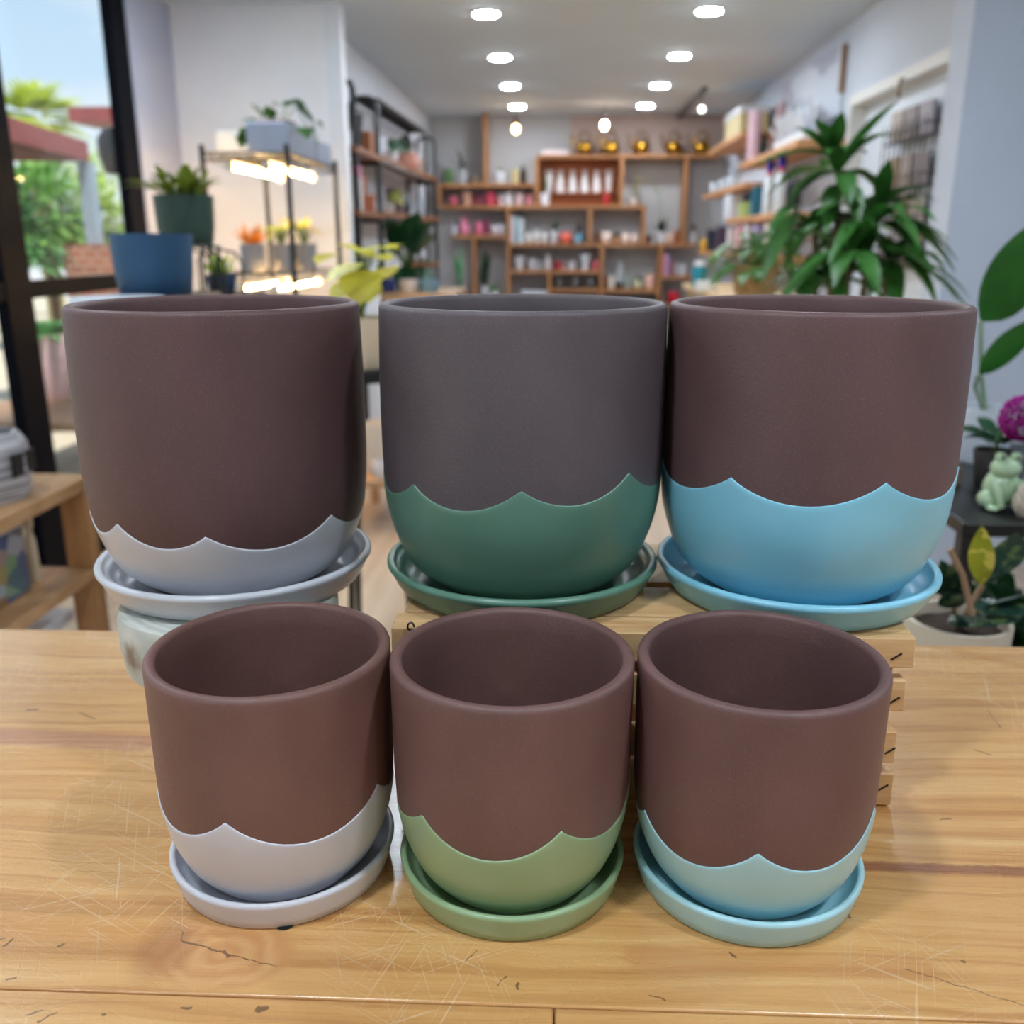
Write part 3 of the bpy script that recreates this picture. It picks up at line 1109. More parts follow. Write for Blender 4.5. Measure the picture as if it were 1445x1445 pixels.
def wire_shelf(z):
    m = MB()
    for zz in (z, z - .028):
        for x_ in (RX0, RX1):
            m.tube([(x_, RY0, zz), (x_, RY1, zz)], .0032, 5)
        for y_ in (RY0, RY1):
            m.tube([(RX0, y_, zz), (RX1, y_, zz)], .0032, 5)
    n = 13
    for i in range(n):
        x_ = RX0 + (RX1 - RX0) * (i + .5) / n
        m.tube([(x_, RY0, z), (x_, RY1, z)], .002, 4)
    for y_ in (RY0 + .27, RY0 + .54):
        m.tube([(RX0, y_, z - .004), (RX1, y_, z - .004)], .003, 4)
    for x_, y_, dx, dy in ((RX0, RY0, 1, 0), (RX0, RY1, 1, 0), (RX0, RY0, 0, 1), (RX1, RY0, 0, 1)):
        L_ = (RX1 - RX0) if dx else (RY1 - RY0)
        k = int(L_ / .05)
        pts = [(x_ + dx * L_ * i / k, y_ + dy * L_ * i / k, z - (.028 if i % 2 else 0)) for i in range(k + 1)]
        m.tube(pts, .002, 4)
    return m.build('wire_shelf', blackm, rk, sharp=80)


rz2 = at(322, 387, 3.9).z
rz3 = .72
for z in (rz - .004, rz2, rz3, .2):
    wire_shelf(z)
tubem = glow((255, 206, 134), 78)
housing = paint((228, 222, 208), .5, .03)
for zz, nm in ((rz - .055, 'upper'), (rz2 - .062, 'lower')):
    for i, x_ in enumerate((RX0 + .09, RX1 - .10)):
        t = thing('grow_light', 'warm lit tube lamp under the %s wire shelf, %s one' % (nm, ('left', 'right')[i]), 'lamp', (x_, (RY0 + RY1) / 2, zz), 'warm tube grow lights')
        MB().box2((x_ - .014, RY0 + .05, zz + .017), (x_ + .014, RY1 - .06, zz + .023)).build('housing', housing, t)
        MB().tube([(x_, RY0 + .06, zz), (x_, RY1 - .07, zz)], .0075, 12).build('tube', tubem, t)
        for y_ in (RY0 + .045, RY1 - .055):
            MB().tube([(x_, y_ - .006, zz + .002), (x_, y_ + .008, zz + .002)], .019, 12).build('end_cap', housing, t)
# on top of the rack
tz = rz + .0
bx = paint((150, 160, 182), .5, .05)
p = at(385, 205, 4.02)
t = thing('trailing_plant', 'trailing green vine in a pale blue grey trough on top of the wire rack', 'potted plant', (p.x, 4.1, tz))
m = MB()
a0, a1 = at(350, 200, 4.02).x, at(410, 200, 4.02).x
hz = at(380, 171, 4.0).z
m.box2((a0, 4.0, tz), (a1, 4.42, hz))
m.build('trough', bx, t, bevel=.006)
MB().box2((a0 + .03, 4.03, hz + .0005), (a1 - .01, 4.15, hz + .01)).build('soil', paint((128, 74, 58), .9, .1), t)
m, st = MB(), MB()
for k, (s0, s1) in enumerate([((372, 168), (352, 146)), ((382, 168), (376, 150)), ((365, 172), (340, 172)), ((352, 180), (345, 205)), ((390, 168), (352, 188)),
                              ((404, 150), (425, 145)), ((412, 140), (432, 160)), ((418, 150), (440, 172)), ((428, 180), (434, 196)), ((446, 172), (456, 182)), ((345, 190), (341, 210)), ((398, 150), (385, 148))]):
    b_, e_ = at(*s0, 4.1 + .03 * (k % 3)), at(*s1, 4.08 + .03 * (k % 4))
    leaf_to(m, b_, e_, .072, .25, .2, .35)
for pts in ([(382, 170), (376, 155), (372, 152)], [(396, 172), (404, 150), (420, 142), (440, 165), (448, 205)], [(372, 170), (355, 172), (346, 190)], [(400, 172), (418, 150), (432, 176), (434, 190)]):
    st.tube([at(*q, 4.12) for q in pts], .003, 5)
st.build('stem', stemm, t)
m.build('foliage', leafmat((60, 104, 40), .45, .25), t)
o = MB().box2((at(428, 200, 4.45).x, 4.43, tz), (RX1 - .012, 4.71, at(425, 192, 4.3).z)).build('grey_trough', bx, bevel=.006)
tag(o, 'empty pale blue grey trough at the right end of the rack top', 'planter')
o = MB().box2((at(310, 200, 4.3).x, 4.25, tz), (a0 - .012, 4.6, at(320, 187, 4.3).z)).build('white_carton', paint((210, 206, 200), .6, .03), bevel=.003)
tag(o, 'plain cream carton on the rack top left of the trailing vine', 'box')
# on the lit shelf
gpm = paint((150, 152, 160), .35, .05)
sp_ = [(359, leafmat((206, 130, 44), .5, .4), 'orange leaved', 'left'), (400, lime, 'lime leaved', 'middle'), (432, yell, 'yellow green leaved', 'right')]
for i, (px, lm_, cn_, ps) in enumerate(sp_):
    p = at(px, 386, 4.1 + .12 * i)
    t = pot_plant('lit_plant', (p.x, p.y, rz2 + .004), .052, .115, gpm, '%s plant in a silver grey pot, %s on the lit wire shelf' % (cn_, ps), CUP, 'plants under the grow lights')
    mb, st = MB(), MB()
    c_ = (p.x, p.y, rz2 + .11)
    if i == 0:
        leaves(mb, c_, 46, .10, .012, (.6, 1.45), .2, 11, .03, .3)
    else:
        stalked(mb, st, c_, 13, .055, .045, .09 if i == 1 else .13, (1.05, 1.5), .6, 20 + i)
        st.build('stem', stemm, t)
    mb.build('foliage', lm_, t)
simple('tin_pot', CUP, (RX0 + .06, 4.3, rz2 + .004), .045, .1, gpm, 'silver grey pot at the back left of the lit wire shelf', 'plant pot')

# ---- philodendron in front of the pipe shelving; grow light put into its leaf colour
pm_ = at(512, 518, 2.4)
t = pot_plant('grow_lit_philodendron', (pm_.x, pm_.y, pm_.z), .075, at(512, 447, 2.4).z - pm_.z, paint((226, 206, 178), .5, .04), 'yellow green philodendron, grow light in its leaf colour, cream pot between left and middle pots', CUP)
mb, st = MB(), MB()
zz = at(512, 447, 2.4).z
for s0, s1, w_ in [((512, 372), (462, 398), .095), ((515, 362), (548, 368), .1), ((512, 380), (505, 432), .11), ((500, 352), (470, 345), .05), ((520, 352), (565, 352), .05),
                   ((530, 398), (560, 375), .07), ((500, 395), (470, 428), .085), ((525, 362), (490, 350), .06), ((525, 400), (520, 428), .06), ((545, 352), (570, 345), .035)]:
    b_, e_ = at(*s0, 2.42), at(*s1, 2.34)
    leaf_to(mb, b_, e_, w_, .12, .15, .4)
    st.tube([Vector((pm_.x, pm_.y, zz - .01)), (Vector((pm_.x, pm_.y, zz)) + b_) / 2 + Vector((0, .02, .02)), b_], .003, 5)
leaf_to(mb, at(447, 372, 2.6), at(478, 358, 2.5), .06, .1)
st.build('stem', stemm, t)
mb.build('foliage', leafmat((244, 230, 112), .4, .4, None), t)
t2 = thing('black_plant_stool', 'black stool carrying the cream pot of the philodendron', 'plant stand', (pm_.x, pm_.y, 0))
MB().lathe([(0, pm_.z - .03), (.1, pm_.z - .03), (.1, pm_.z - .001), (0, pm_.z - .001)], (pm_.x, pm_.y, 0), 32).build('seat', blackm, t2)
for k in range(3):
    a = 2.2 + k * 2.094
    MB().tube([(pm_.x + .06 * math.cos(a), pm_.y + .06 * math.sin(a), pm_.z - .03), (pm_.x + .12 * math.cos(a), pm_.y + .12 * math.sin(a), 0.004)], .009, 8).build('leg', blackm, t2)
# things low down in the gap between the left and middle pots
q = at(522, 668, 4.25)
zq = q.z
o = thing('low_timber_bench', 'low pale timber bench seen between the left and middle large pots', 'bench', (q.x, 4.35, 0))
MB().box2((q.x - .02 - .05, 4.1, zq - .03), (q.x + .34, 4.62, zq)).build('top', wood((176, 140, 104), (214, 178, 140), 0), o, bevel=.003)
for sx in (-.045, .31):
    for sy in (4.13, 4.59):
        MB().box((q.x + sx, sy, (zq - .031) / 2), (.04, .04, zq - .031)).build('leg', wood((176, 140, 104), (214, 178, 140), 2), o)
simple('white_floor_pot', CUP, (q.x + .03, 4.3, zq), .08, at(522, 596, 4.3).z - zq, paint((226, 214, 200), .4, .03), 'cream pot on the low bench between the left and middle pots', 'plant pot', seg=32)
simple('glass_bowl', ROUND, (q.x + .075, 4.16, zq), .045, .09, paint((222, 220, 222), .2, .02), 'small white bowl beside the cream pot on the low bench', 'bowl', seg=24)
simple('red_label_jar', JAR, (q.x + .10, 4.5, zq), .045, .36, paint((206, 120, 128), .4), 'tall pink jar with red lid behind the cream pot on the low bench', 'jar', lid=paint((170, 40, 62), .4))

# ---- black pipe shelving along the left wall
pr = .016
pipem = paint((20, 22, 25), .45, .2)
pwood = wood((112, 68, 42), (158, 104, 66), 1, .5)
PX = -1.09
for (ya, yb, zt_, bz, nm) in ((5.16, 5.79, 2.08, (1.752, 1.434, 1.1), 'nearer'), (7.81, 8.36, 2.112, (1.784, 1.464, 1.1), 'farther')):
    xb = XL + .03
    t = thing('pipe_shelf_tower', 'black steel pipe shelf tower with timber shelves on the left wall, %s one' % nm, 'shelf unit', ((PX + xb) / 2, (ya + yb) / 2, 0), 'black pipe shelf towers')
    for y_ in (ya, yb):
        MB().tube([(PX, y_, 0), (PX, y_, zt_ - .04), (PX - .012, y_, zt_ - .012), (PX - .04, y_, zt_), (xb + .04, y_, zt_), (xb + .012, y_, zt_ - .012), (xb, y_, zt_ - .04), (xb, y_, 0)], pr, 8).build('pipe_frame', pipem, t)
        for z in bz:
            MB().tube([(PX, y_, z - .03), (xb, y_, z - .03)], pr * .8, 8).build('cross_pipe', pipem, t)
    for z in bz:
        MB().box2((XL + .004, ya - .03, z - .017), (PX + .02, yb + .03, z + .012)).build('shelf_board', pwood, t, bevel=.002)
t = thing('wire_bridge_shelf', 'long black wire bridge joining the two pipe shelf towers', 'shelf unit', (-1.17, 6.8, 1.4))
m = MB()
for x_ in (PX, PX - .13):
    m.tube([(x_, 5.83, 2.075), (x_, 7.78, 2.10)], .014, 6)
for k in range(38):
    y_ = 5.86 + k * .05
    m.tube([(PX, y_, 2.076 + k * .0006), (PX - .13, y_, 2.076 + k * .0006)], .005, 4)
m.build('wire_top', pipem, t)
for z in (1.768, 1.449):
    MB().box2((PX - .15, 5.84, z - .017), (PX + .018, 7.76, z + .012)).build('shelf_board', pwood, t, bevel=.002)
    MB().tube([(PX + .004, 5.825, z - .03), (PX + .004, 7.775, z - .03)], pr * .8, 8).build('rail', pipem, t)


def pipe_item(Y, z, w_, h_, kind, c, label, cat, X=-1.165):
    if kind == 'box':
        o = MB().box2((X - w_ / 2, Y - w_ / 2, z + .0125), (X + w_ / 2, Y + w_ / 2, z + h_)).build('gift_box', c, bevel=.004)
        return tag(o, label, cat)
    return simple(cat.replace(' ', '_'), kind, (X, Y, z + .0125), w_ / 2, h_, c, label, cat, seg=24)


pipe_item(5.40, 1.752, .15, .18, POT, paint((26, 26, 32), .4), 'black pot on the top timber shelf nearest the pier', 'plant pot')
pipe_item(5.62, 1.752, .13, .13, 'box', paint((150, 92, 58), .6), 'brown box on the top timber shelf by the second black pipe', 'box', -1.15)
pipe_item(5.3, 1.434, .13, .19, 'box', paint((196, 190, 186), .6), 'pale grey box on the middle timber shelf by the pier', 'box')
pipe_item(5.47, 1.434, .10, .19, CUP, paint((150, 80, 54), .6), 'tall rust brown pot on the middle timber shelf by the pier', 'plant pot', -1.15)
pipe_item(5.68, 1.434, .11, .1, CUP, paint((166, 96, 66), .6), 'short rust brown pot on the middle timber shelf', 'plant pot', -1.15)
pipe_item(7.3, 1.768, .16, .13, ROUND, paint((206, 142, 124), .6), 'round pink clay pot on the top timber shelf between the towers', 'plant pot', -1.15)
pipe_item(6.75, 1.449, .11, .19, 'box', paint((98, 76, 78), .6), 'dark brown box on the middle timber shelf between the towers', 'box')
pipe_item(7.1, 1.449, .12, .18, VASE, paint((30, 44, 56), .3), 'dark blue vase on the middle timber shelf between the towers', 'vase')
pipe_item(8.05, 1.784, .1, .12, CUP, paint((214, 188, 170), .5), 'beige cup on the top shelf of the farther pipe tower', 'cup')
pipe_item(8.0, 1.464, .13, .14, CUP, paint((206, 216, 226), .4), 'white pot on the middle shelf of the farther pipe tower', 'plant pot')
o = MB().box((-1.165, 5.3, 1.434 + .22), (.12, .13, .058)).build('pink_parcel', paint((226, 120, 160), .5), bevel=.004)
tag(o, 'bright pink parcel stacked on the pale grey box by the pier', 'parcel')
lx, ly, lz = -1.155, 7.25, 1.97
o = MB().ball((lx, ly, lz), .05, 16, 10, (1, 1, 1.2)).build('hanging_lantern', blackm)
tag(o, 'small black hanging lantern under the wire bridge', 'lantern')
MB().tube([(lx, ly, lz + .058), (lx, ly, 2.09)], .004, 5).build('cord', blackm, o)
for (sd, Y, z, ln, n, cc, lb) in ((505, 5.23, 1.752, .07, 12, (120, 120, 60), 'olive trailing plant on the top timber shelf nearest the pier'),
                                  (560, 6.55, 1.768, .15, 24, (120, 160, 130), 'pale green trailing plant on the top timber shelf between the towers'),
                                  (555, 6.4, 1.449, .15, 18, (186, 196, 110), 'yellow green plant on the middle timber shelf between the towers')):
    t = pot_plant('shelf_plant', (-1.15, Y, z + .0125), .045, .08, whitem, lb)
    mb = MB()
    leaves(mb, (-1.15, Y, z + .09), n, ln, .04, (.2, 1.2), .45, sd, .02, az=(-80, 80))
    mb.build('foliage', leafmat(cc, .5, .3), t)
# ---- dark leafy plants on a low display counter in the middle of the shop
dc = thing('display_counter', 'white display counter carrying leafy plants in the middle distance', 'counter', (-.62, 5.6, 0))
zc_ = at(600, 414, 5.3).z
MB().box2((-1.02, 5.32, zc_ - .04), (-.6, 6.0, zc_)).build('top', wood((150, 120, 92), (190, 160, 128), 0), dc, bevel=.003)
MB().box2((-.98, 5.36, 0), (-.64, 5.96, zc_ - .0405)).build('cabinet', paint((206, 204, 202), .6, .03), dc)
for px, c, lb in ((546, (30, 52, 110), 'navy blue'), (578, (206, 200, 196), 'white'), (606, (104, 140, 164), 'grey blue')):
    p = at(px, 412, 5.42)
    simple('small_pot', CUP, (p.x, 5.42, zc_), .055, .07, paint(c, .45), '%s pot at the front edge of the white display counter' % lb, 'plant pot')
p = at(566, 400, 5.72)
t = pot_plant('peace_lily', (p.x + .05, 5.70, zc_ + .0004), .09, .12, paint((40, 44, 48), .5), 'dark green broad leaved plant on the white display counter')
mb, st = MB(), MB()
for s0, s1, w_ in [((565, 350), (544, 308), .16), ((572, 345), (590, 300), .17), ((560, 360), (538, 344), .13), ((585, 360), (612, 330), .16), ((575, 370), (610, 372), .17),
                   ((570, 375), (565, 402), .15), ((590, 375), (605, 402), .13), ((562, 355), (556, 312), .14), ((585, 345), (607, 312), .12), ((555, 375), (544, 395), .11), ((578, 355), (575, 305), .13)]:
    leaf_to(mb, at(*s0, 5.62), at(*s1, 5.52), w_, .1, .2, .45)
    st.tube([(p.x + .05, 5.70, zc_ + .1), at(*s0, 5.62)], .006, 5)
st.build('stem', stemm, t)
mb.build('foliage', dkgreen, t)
p = at(548, 400, 5.48)
t = pot_plant('young_lime_plant', (p.x - .02, 5.42 + .115, zc_ + .0004), .045, .06, paint((180, 170, 60), .5), 'bright olive yellow plant at the foot of the dark leaved plant')
mb = MB()
leaves(mb, (p.x - .02, 5.52, zc_ + .05), 18, .08, .04, (1.0, 1.45), .3, 31, .02)
mb.build('foliage', leafmat((176, 170, 30), .5, .3), t)

# ============================================== back wall shelving and its goods
SF, SD = 9.12, 9.385                              # shelf front and back planes
oak = wood((136, 88, 50), (184, 130, 82), 0, .5, .6)
oakv = wood((136, 88, 50), (184, 130, 82), 2, .5, .6)
shelf = thing('staggered_shelving', 'honey timber shelving with staggered boxes covering the back wall', 'shelving', (.2, 9.25, 0))
TH = .030


def zy(y):
    return at(800, y, SF).z


def xx(px):
    return at(px, 300, SF).x


HB = {'a': (617, 755, 261), 'b': (620, 912, 292), 'c': (637, 714, 334), 'd': (757, 879, 220.5), 'e': (881, 1013, 220.5), 'f': (720, 985, 346),
      'g': (720, 848, 384), 'h': (778, 848, 410), 'i': (854, 932, 410), 'j': (937, 985, 391), 'k': (617, 985, 430)}
for k, (x0, x1, y) in HB.items():
    zc = zy(y)
    MB().box2((xx(x0), SF, zc - TH / 2), (xx(x1), SD, zc + TH / 2)).build('shelf_board', oak, shelf, bevel=.002)
for x, y0, y1 in ((685.5, 166, 258.5), (757, 223, 289.5), (876, 223, 289.5), (717, 294.5, 427), (833, 294.5, 343.5), (909, 294.5, 343.5), (966, 223, 343.5),
                  (851, 348.5, 427), (776, 386.5, 427), (934.5, 348.5, 427), (668, 336.5, 427), (620, 263.5, 289.5)):
    ztop = zy(y0) if y0 > 170 else ZH
    MB().box2((xx(x) - .017, SF + .001, zy(y1)), (xx(x) + .017, SD, ztop)).build('upright', oakv, shelf, bevel=.002)
for x in (620, 717, 851, 966):
    MB().box2((xx(x) - .017, SF + .001, 0), (xx(x) + .017, SD, zy(432.6))).build('upright', oakv, shelf, bevel=.002)
MB().box2((xx(759), SD - .012, zy(289.5)), (xx(874), SD - .001, zy(223))).build('back_panel', wood((150, 74, 20), (186, 98, 30), 0, .5), shelf)
MB().box2((xx(778), SD - .10, zy(271.5)), (xx(872), SD - .0125, zy(270))).build('inner_ledge', wood((150, 74, 20), (186, 98, 30), 0, .5), shelf)
# panel high on the wall, warm lamp light put into its clay colour
struct(MB().box2((xx(803), SD + .001, zy(219)), (XR, YB - .001, ZH)).build('warm_lit_panel', paint((186, 164, 154), .8, .04)), 'panel above the right shelves, warm light on the wall in its clay pink colour', 'wall panel')


def ztop_(k):
    return zy(HB[k][2]) + TH / 2 + .0003


S = 9.25 * .955 / FPX


def goods(k, px, w_, h_, kind, c, words, cat, Y=9.22, lid=None, foli=None, rough=.45, z=None):
    """one article on shelf k"""
    p = Vector((at(px, 300, Y).x, Y, ztop_(k) if z is None else z))
    r, h = w_ * S / 2, h_ * S
    r = min(r, .11)
    m = paint(c, rough, .05)
    if kind == 'book':
        o = MB().box2((p.x - r, Y - .07, p.z), (p.x + r, Y + .07, p.z + h)).build('book', m, bevel=.0015)
        return tag(o, words, 'book')
    if kind == 'box':
        o = MB().box2((p.x - w_ * S / 2, Y - .07, p.z), (p.x + w_ * S / 2, Y + .07, p.z + h)).build('box', m, bevel=.003)
        return tag(o, words, 'box')
    if foli:
        t = thing(cat.replace(' ', '_'), words, cat, p)
        MB().lathe(sc(kind, r, h), p, 18).build('pot', m, t)
        mb, st = MB(), MB()
        lm_, fn = foli
        fn(mb, st, p + Vector((0, 0, h * .9)))
        mb.build('foliage', lm_, t)
        if st.v:
            st.build('stem', stemm, t)
        return t
    return simple(cat.replace(' ', '_'), kind, p, r, h, m, words, cat, None, 18, lid)


def tuft(n, ln, wd, seed, up=(.4, 1.4), dr=.4):
    return lambda mb, st, c: leaves(mb, c, n, ln, wd, up, dr, seed, .02)


dg, gg_ = leafmat((38, 62, 44), .5, .1), leafmat((80, 104, 66), .5, .15)
L = 'on the high left back shelf'
goods('a', 634, 14, 20, CANDLE, (88, 120, 74), 'green tin ' + L, 'tin')


def tall_leaves(mb, st, c):
    for s1, w_ in (((632, 222), .05), ((642, 204), .06), ((648, 215), .05), ((664, 228), .04), ((655, 222), .03)):
        leaf_to(mb, c, at(*s1, 9.2), w_, .1)


goods('a', 653, 13, 18, POT, (190, 194, 200), 'dark leaved plant in a white pot ' + L, 'potted plant', foli=(dg, tall_leaves))
goods('a', 672, 18, 9, ROUND, (122, 100, 78), 'low brown woven bowl ' + L, 'bowl')
goods('a', 705, 17, 16, POT, (208, 212, 218), 'yellow green succulent in a white pot ' + L, 'potted plant', foli=(leafmat((172, 176, 104)), tuft(18, .06, .028, 2, (.8, 1.4))))
goods('a', 727, 11, 19, CANDLE, (196, 182, 132), 'cream candle ' + L, 'candle')
goods('a', 738, 9, 27, BOTTLE, (58, 40, 30), 'dark brown bottle ' + L, 'bottle', lid=None)
L = 'on the upper shelf of pink ware'
for px, w_, h_, kd, c, wd, ct in ((640, 13, 12, ROUND, (206, 92, 118), 'small rose pink bowl', 'bowl'), (659, 13, 19, CUP, (204, 160, 138), 'beige beaker', 'beaker'),
                                  (670, 9, 15, CANDLE, (120, 46, 58), 'dark red candle', 'candle'), (679, 9, 16, JAR, (136, 66, 84), 'mauve jar', 'jar'),
                                  (692, 13, 18, CUP, (216, 78, 104), 'bright pink mug', 'mug'), (706, 10, 15, CUP, (214, 196, 200), 'white cup', 'cup'),
                                  (718, 12, 17, CUP, (222, 222, 230), 'white beaker', 'beaker'), (733, 12, 17, ROUND, (232, 198, 200), 'blush pink pot', 'plant pot'), (747, 10, 15, CANDLE, (220, 142, 152), 'salmon pink candle', 'candle')):
    goods('b', px, w_, h_, kd, c, wd + ' ' + L, ct)
goods('b', 702, 6, 9, CANDLE, (160, 40, 52), 'tiny crimson candle ' + L, 'candle', Y=9.17)
L = 'on the lower shelf of pink ware'
for px, w_, h_, kd, c, wd, ct in ((641, 8, 17, JAR, (196, 196, 206), 'grey white jar', 'jar'), (655, 15, 25, VASE, (222, 128, 158), 'bulbous pink vase', 'vase'), (675, 12, 22, JAR, (206, 104, 130), 'rose jar', 'jar'),
                                  (687, 9, 21, CANDLE, (140, 62, 96), 'plum candle', 'candle'), (698, 10, 14, ROUND, (222, 218, 226), 'white round cup', 'cup'), (708, 9, 15, ROUND, (214, 212, 222), 'white egg shaped cup', 'cup')):
    goods('c', px, w_, h_, kd, c, wd + ' ' + L, ct)
# orange backed box
goods('b', 769, 13, 16, CUP, (234, 230, 234), 'white pot with a green spike in the orange backed box', 'potted plant', foli=(green, lambda mb, st, c: [mb.leaf(c, (-.1 + .1 * i, 0, 1), .17 + .02 * i, .03, .05) for i in range(3)]), Y=9.17)
zled = zy(270) + .0003
for i, (px, kd) in enumerate(((775, TAPER_DN), (791, TAPER_UP), (808, TAPER_UP), (825, TAPER_UP), (842, TAPER_UP), (859, TAPER_DN))):
    r = 8.3 * S
    o = simple('white_vase', kd, (at(px, 255, SD - .057).x, SD - .057, zled), .0425 if i != 5 else .035, 29 * S, paint((232, 226, 224), .4, .03),
               ('white tapered vase, %s in the row inside the orange backed box' % ['first', 'second', 'third', 'fourth', 'fifth', 'sixth'][i]), 'vase', 'white vases in the orange backed box', 16)
goods('b', 855, 9, 16, VASE, (190, 26, 40), 'red figurine in the orange backed box', 'figurine', Y=9.16)
goods('d', 783, 34, 6, 'box', (222, 204, 206), 'flat pale pink box on top of the orange backed box', 'box')
goods('b', 893, 12, 11, POT, (232, 224, 218), 'cream flowered orchid in a white pot right of the orange backed box', 'potted plant',
      foli=(leafmat((206, 200, 150)), lambda mb, st, c: [leaves(mb, Vector(c) + Vector((.0 + .012 * i, 0, .03 + .035 * i)), 7, .045, .03, (-.2, .8), .3, i) for i in range(5)]))
# watering cans
brass = paint((158, 116, 40), .25, .15, 1)


def watering_can(px, k, words):
    p = Vector((at(px, 210, 9.25).x, 9.25, ztop_(k)))
    t = thing('brass_watering_can', words, 'watering can', p, 'brass watering cans on the top board')
    MB().lathe([(0, 0), (.055, 0), (.075, .02), (.08, .06), (.068, .1), (.04, .118), (.036, .122), (.034, .118), (.06, .095), (.06, .02), (0, .015)], p, 24).build('body', brass, t)
    MB().tube([p + Vector((-.066, 0, .05)), p + Vector((-.1, 0, .09)), p + Vector((-.112, 0, .15)), p + Vector((-.13, 0, .185))], .011, 8, .007).build('spout', brass, t)
    MB().tube([p + Vector((.04 * math.cos(a * PI / 12) * 1.4, 0, .1 + .11 * math.sin(a * PI / 12))) for a in range(13)], .009, 6).build('handle', brass, t)
    return t


w0 = watering_can(825, 'd', 'brass watering can, leftmost of the row of five')
for px, k, n_ in ((862, 'd', 'second from the left'), (905, 'e', 'middle one'), (951, 'e', 'fourth from the left'), (990, 'e', 'rightmost')):
    copy_tree(w0, Vector((at(px, 210, 9.25).x, 9.25, ztop_(k))), 'brass watering can, %s of the row of five' % n_)
L = 'on the long middle shelf, book bay'
goods('f', 723.8, 5, 36, 'book', (206, 192, 196), 'pale pink book ' + L, 'book')
goods('f', 729, 5, 36, 'book', (112, 146, 156), 'slate blue book ' + L, 'book')
goods('f', 735.4, 6, 33, 'book', (200, 212, 218), 'pale blue book ' + L, 'book')
glassy = NT('clear_glass')
glassy.setp(Base_Color=(.93, .95, .96, 1), Roughness=.05, Transmission_Weight=.85, IOR=1.3)
for i, (px, h_) in enumerate(((746, 14), (757, 17), (768, 15))):
    o = goods('f', px, 10, h_, ROUND, (214, 212, 210), '%s white shell shaped bowl %s' % (['first', 'second', 'third'][i], L), 'bowl')
goods('f', 782, 11, 17, POT, (206, 206, 214), 'green leaf plant in a white pot ' + L, 'potted plant', foli=(green, lambda mb, st, c: [leaf_to(mb, c, at(793, 304, 9.2), .06, .1), leaf_to(mb, c, at(784, 314, 9.2), .05, .1), leaf_to(mb, c, at(796, 312, 9.2), .04, .1)]))
goods('f', 799, 17, 15, ROUND, (232, 108, 92), 'round coral pot ' + L, 'plant pot')
goods('f', 817, 13, 13, CUP, (120, 172, 198), 'light blue cup of brown sticks ' + L, 'cup', foli=(leafmat((96, 72, 62)), tuft(10, .11, .018, 4, (1.0, 1.5), .1)))
L = 'on the long middle shelf, centre bay'
goods('f', 843, 6, 15, CANDLE, (140, 84, 54), 'slim brown candle ' + L, 'candle')
goods('f', 856.5, 16, 16, ROUND, (240, 216, 204), 'round white pot of greenery ' + L, 'potted plant', foli=(dg, tuft(14, .06, .02, 8)))
goods('f', 871.5, 10, 10, ROUND, (206, 156, 104), 'tan bowl of dark succulents ' + L, 'potted plant', foli=(dg, tuft(16, .06, .025, 9)))
goods('f', 884, 11, 14, ROUND, (240, 218, 206), 'left of two white round pots ' + L, 'plant pot')
goods('f', 897, 11, 13, ROUND, (232, 208, 198), 'right of two white round pots ' + L, 'plant pot')
L = 'on the long middle shelf, right bay'
goods('f', 916, 8, 13, JAR, (96, 42, 38), 'maroon jar ' + L, 'jar')


def orchid(mb, st, c):
    for s1, w_ in (((921, 318), .09), ((925, 322), .09), ((947, 308), .05), ((950, 318), .06), ((938, 312), .08), ((930, 310), .08), ((945, 300), .045)):
        leaf_to(mb, c, at(*s1, 9.2), w_, .25)
    st.tube([c, at(934, 300, 9.2), at(930, 275, 9.2), at(922, 258, 9.2), at(912, 254, 9.2)], .005, 5)


goods('f', 935, 13, 15, POT, (222, 224, 232), 'dark leaved orchid with an arching stem ' + L, 'potted plant', foli=(leafmat((30, 58, 28)), orchid))
goods('f', 947.5, 12, 14, ROUND, (214, 186, 172), 'beige round pot ' + L, 'plant pot')
goods('f', 956.5, 8, 18, CANDLE, (150, 90, 58), 'tan candle ' + L, 'candle')
goods('f', 980, 11, 14, CUP, (206, 206, 206), 'white cup with brown seed head at the end of the long middle shelf', 'potted plant', foli=(leafmat((110, 66, 54)), lambda mb, st, c: (st.tube([c, c + Vector((0, 0, .05))], .004, 5), mb.ball(c + Vector((0, 0, .065)), .026, 10, 7))))
L = 'on the shelf under the books'
for px, w_, h_, kd, c, wd, ct in ((733, 15, 19, POT, (216, 218, 226), 'large white pot', 'plant pot'), (751, 12, 16, POT, (208, 210, 218), 'medium white pot', 'plant pot'), (761, 8, 15, JAR, (186, 192, 198), 'grey glass jar', 'jar'),
                                  (774, 11, 21, VASE, (220, 216, 218), 'white bottle vase', 'vase'), (787, 13, 13, ROUND, (150, 24, 46), 'crimson bowl', 'bowl'), (796, 7, 9, CUP, (216, 164, 156), 'tiny pink cup', 'cup'),
                                  (808, 13, 12, CUP, (196, 196, 206), 'grey white cup', 'cup'), (827, 14, 22, TAPER_DN, (212, 222, 232), 'white goblet', 'goblet'), (842, 10, 13, ROUND, (220, 108, 124), 'pink round jar', 'jar')):
    goods('g', px, w_, h_, kd, c, wd + ' ' + L, ct)
for i, px in enumerate((789, 812, 833)):
    p = Vector((at(px, 400, 9.22).x, 9.22, ztop_('h')))
    t = thing('glass_terrarium', '%s glass terrarium of moss on the small low shelf' % ['left', 'middle', 'right'][i], 'terrarium', p, 'moss terrariums')
    MB().lathe(sc(ROUND, 6 * S, 17 * S), p, 18).build('glass', glassy.m, t)
    mb = MB()
    leaves(mb, p + Vector((0, 0, .012)), 14, .045, .015, (.3, 1.4), .3, i, .012)
    mb.build('moss', leafmat((92, 104, 40)), t)
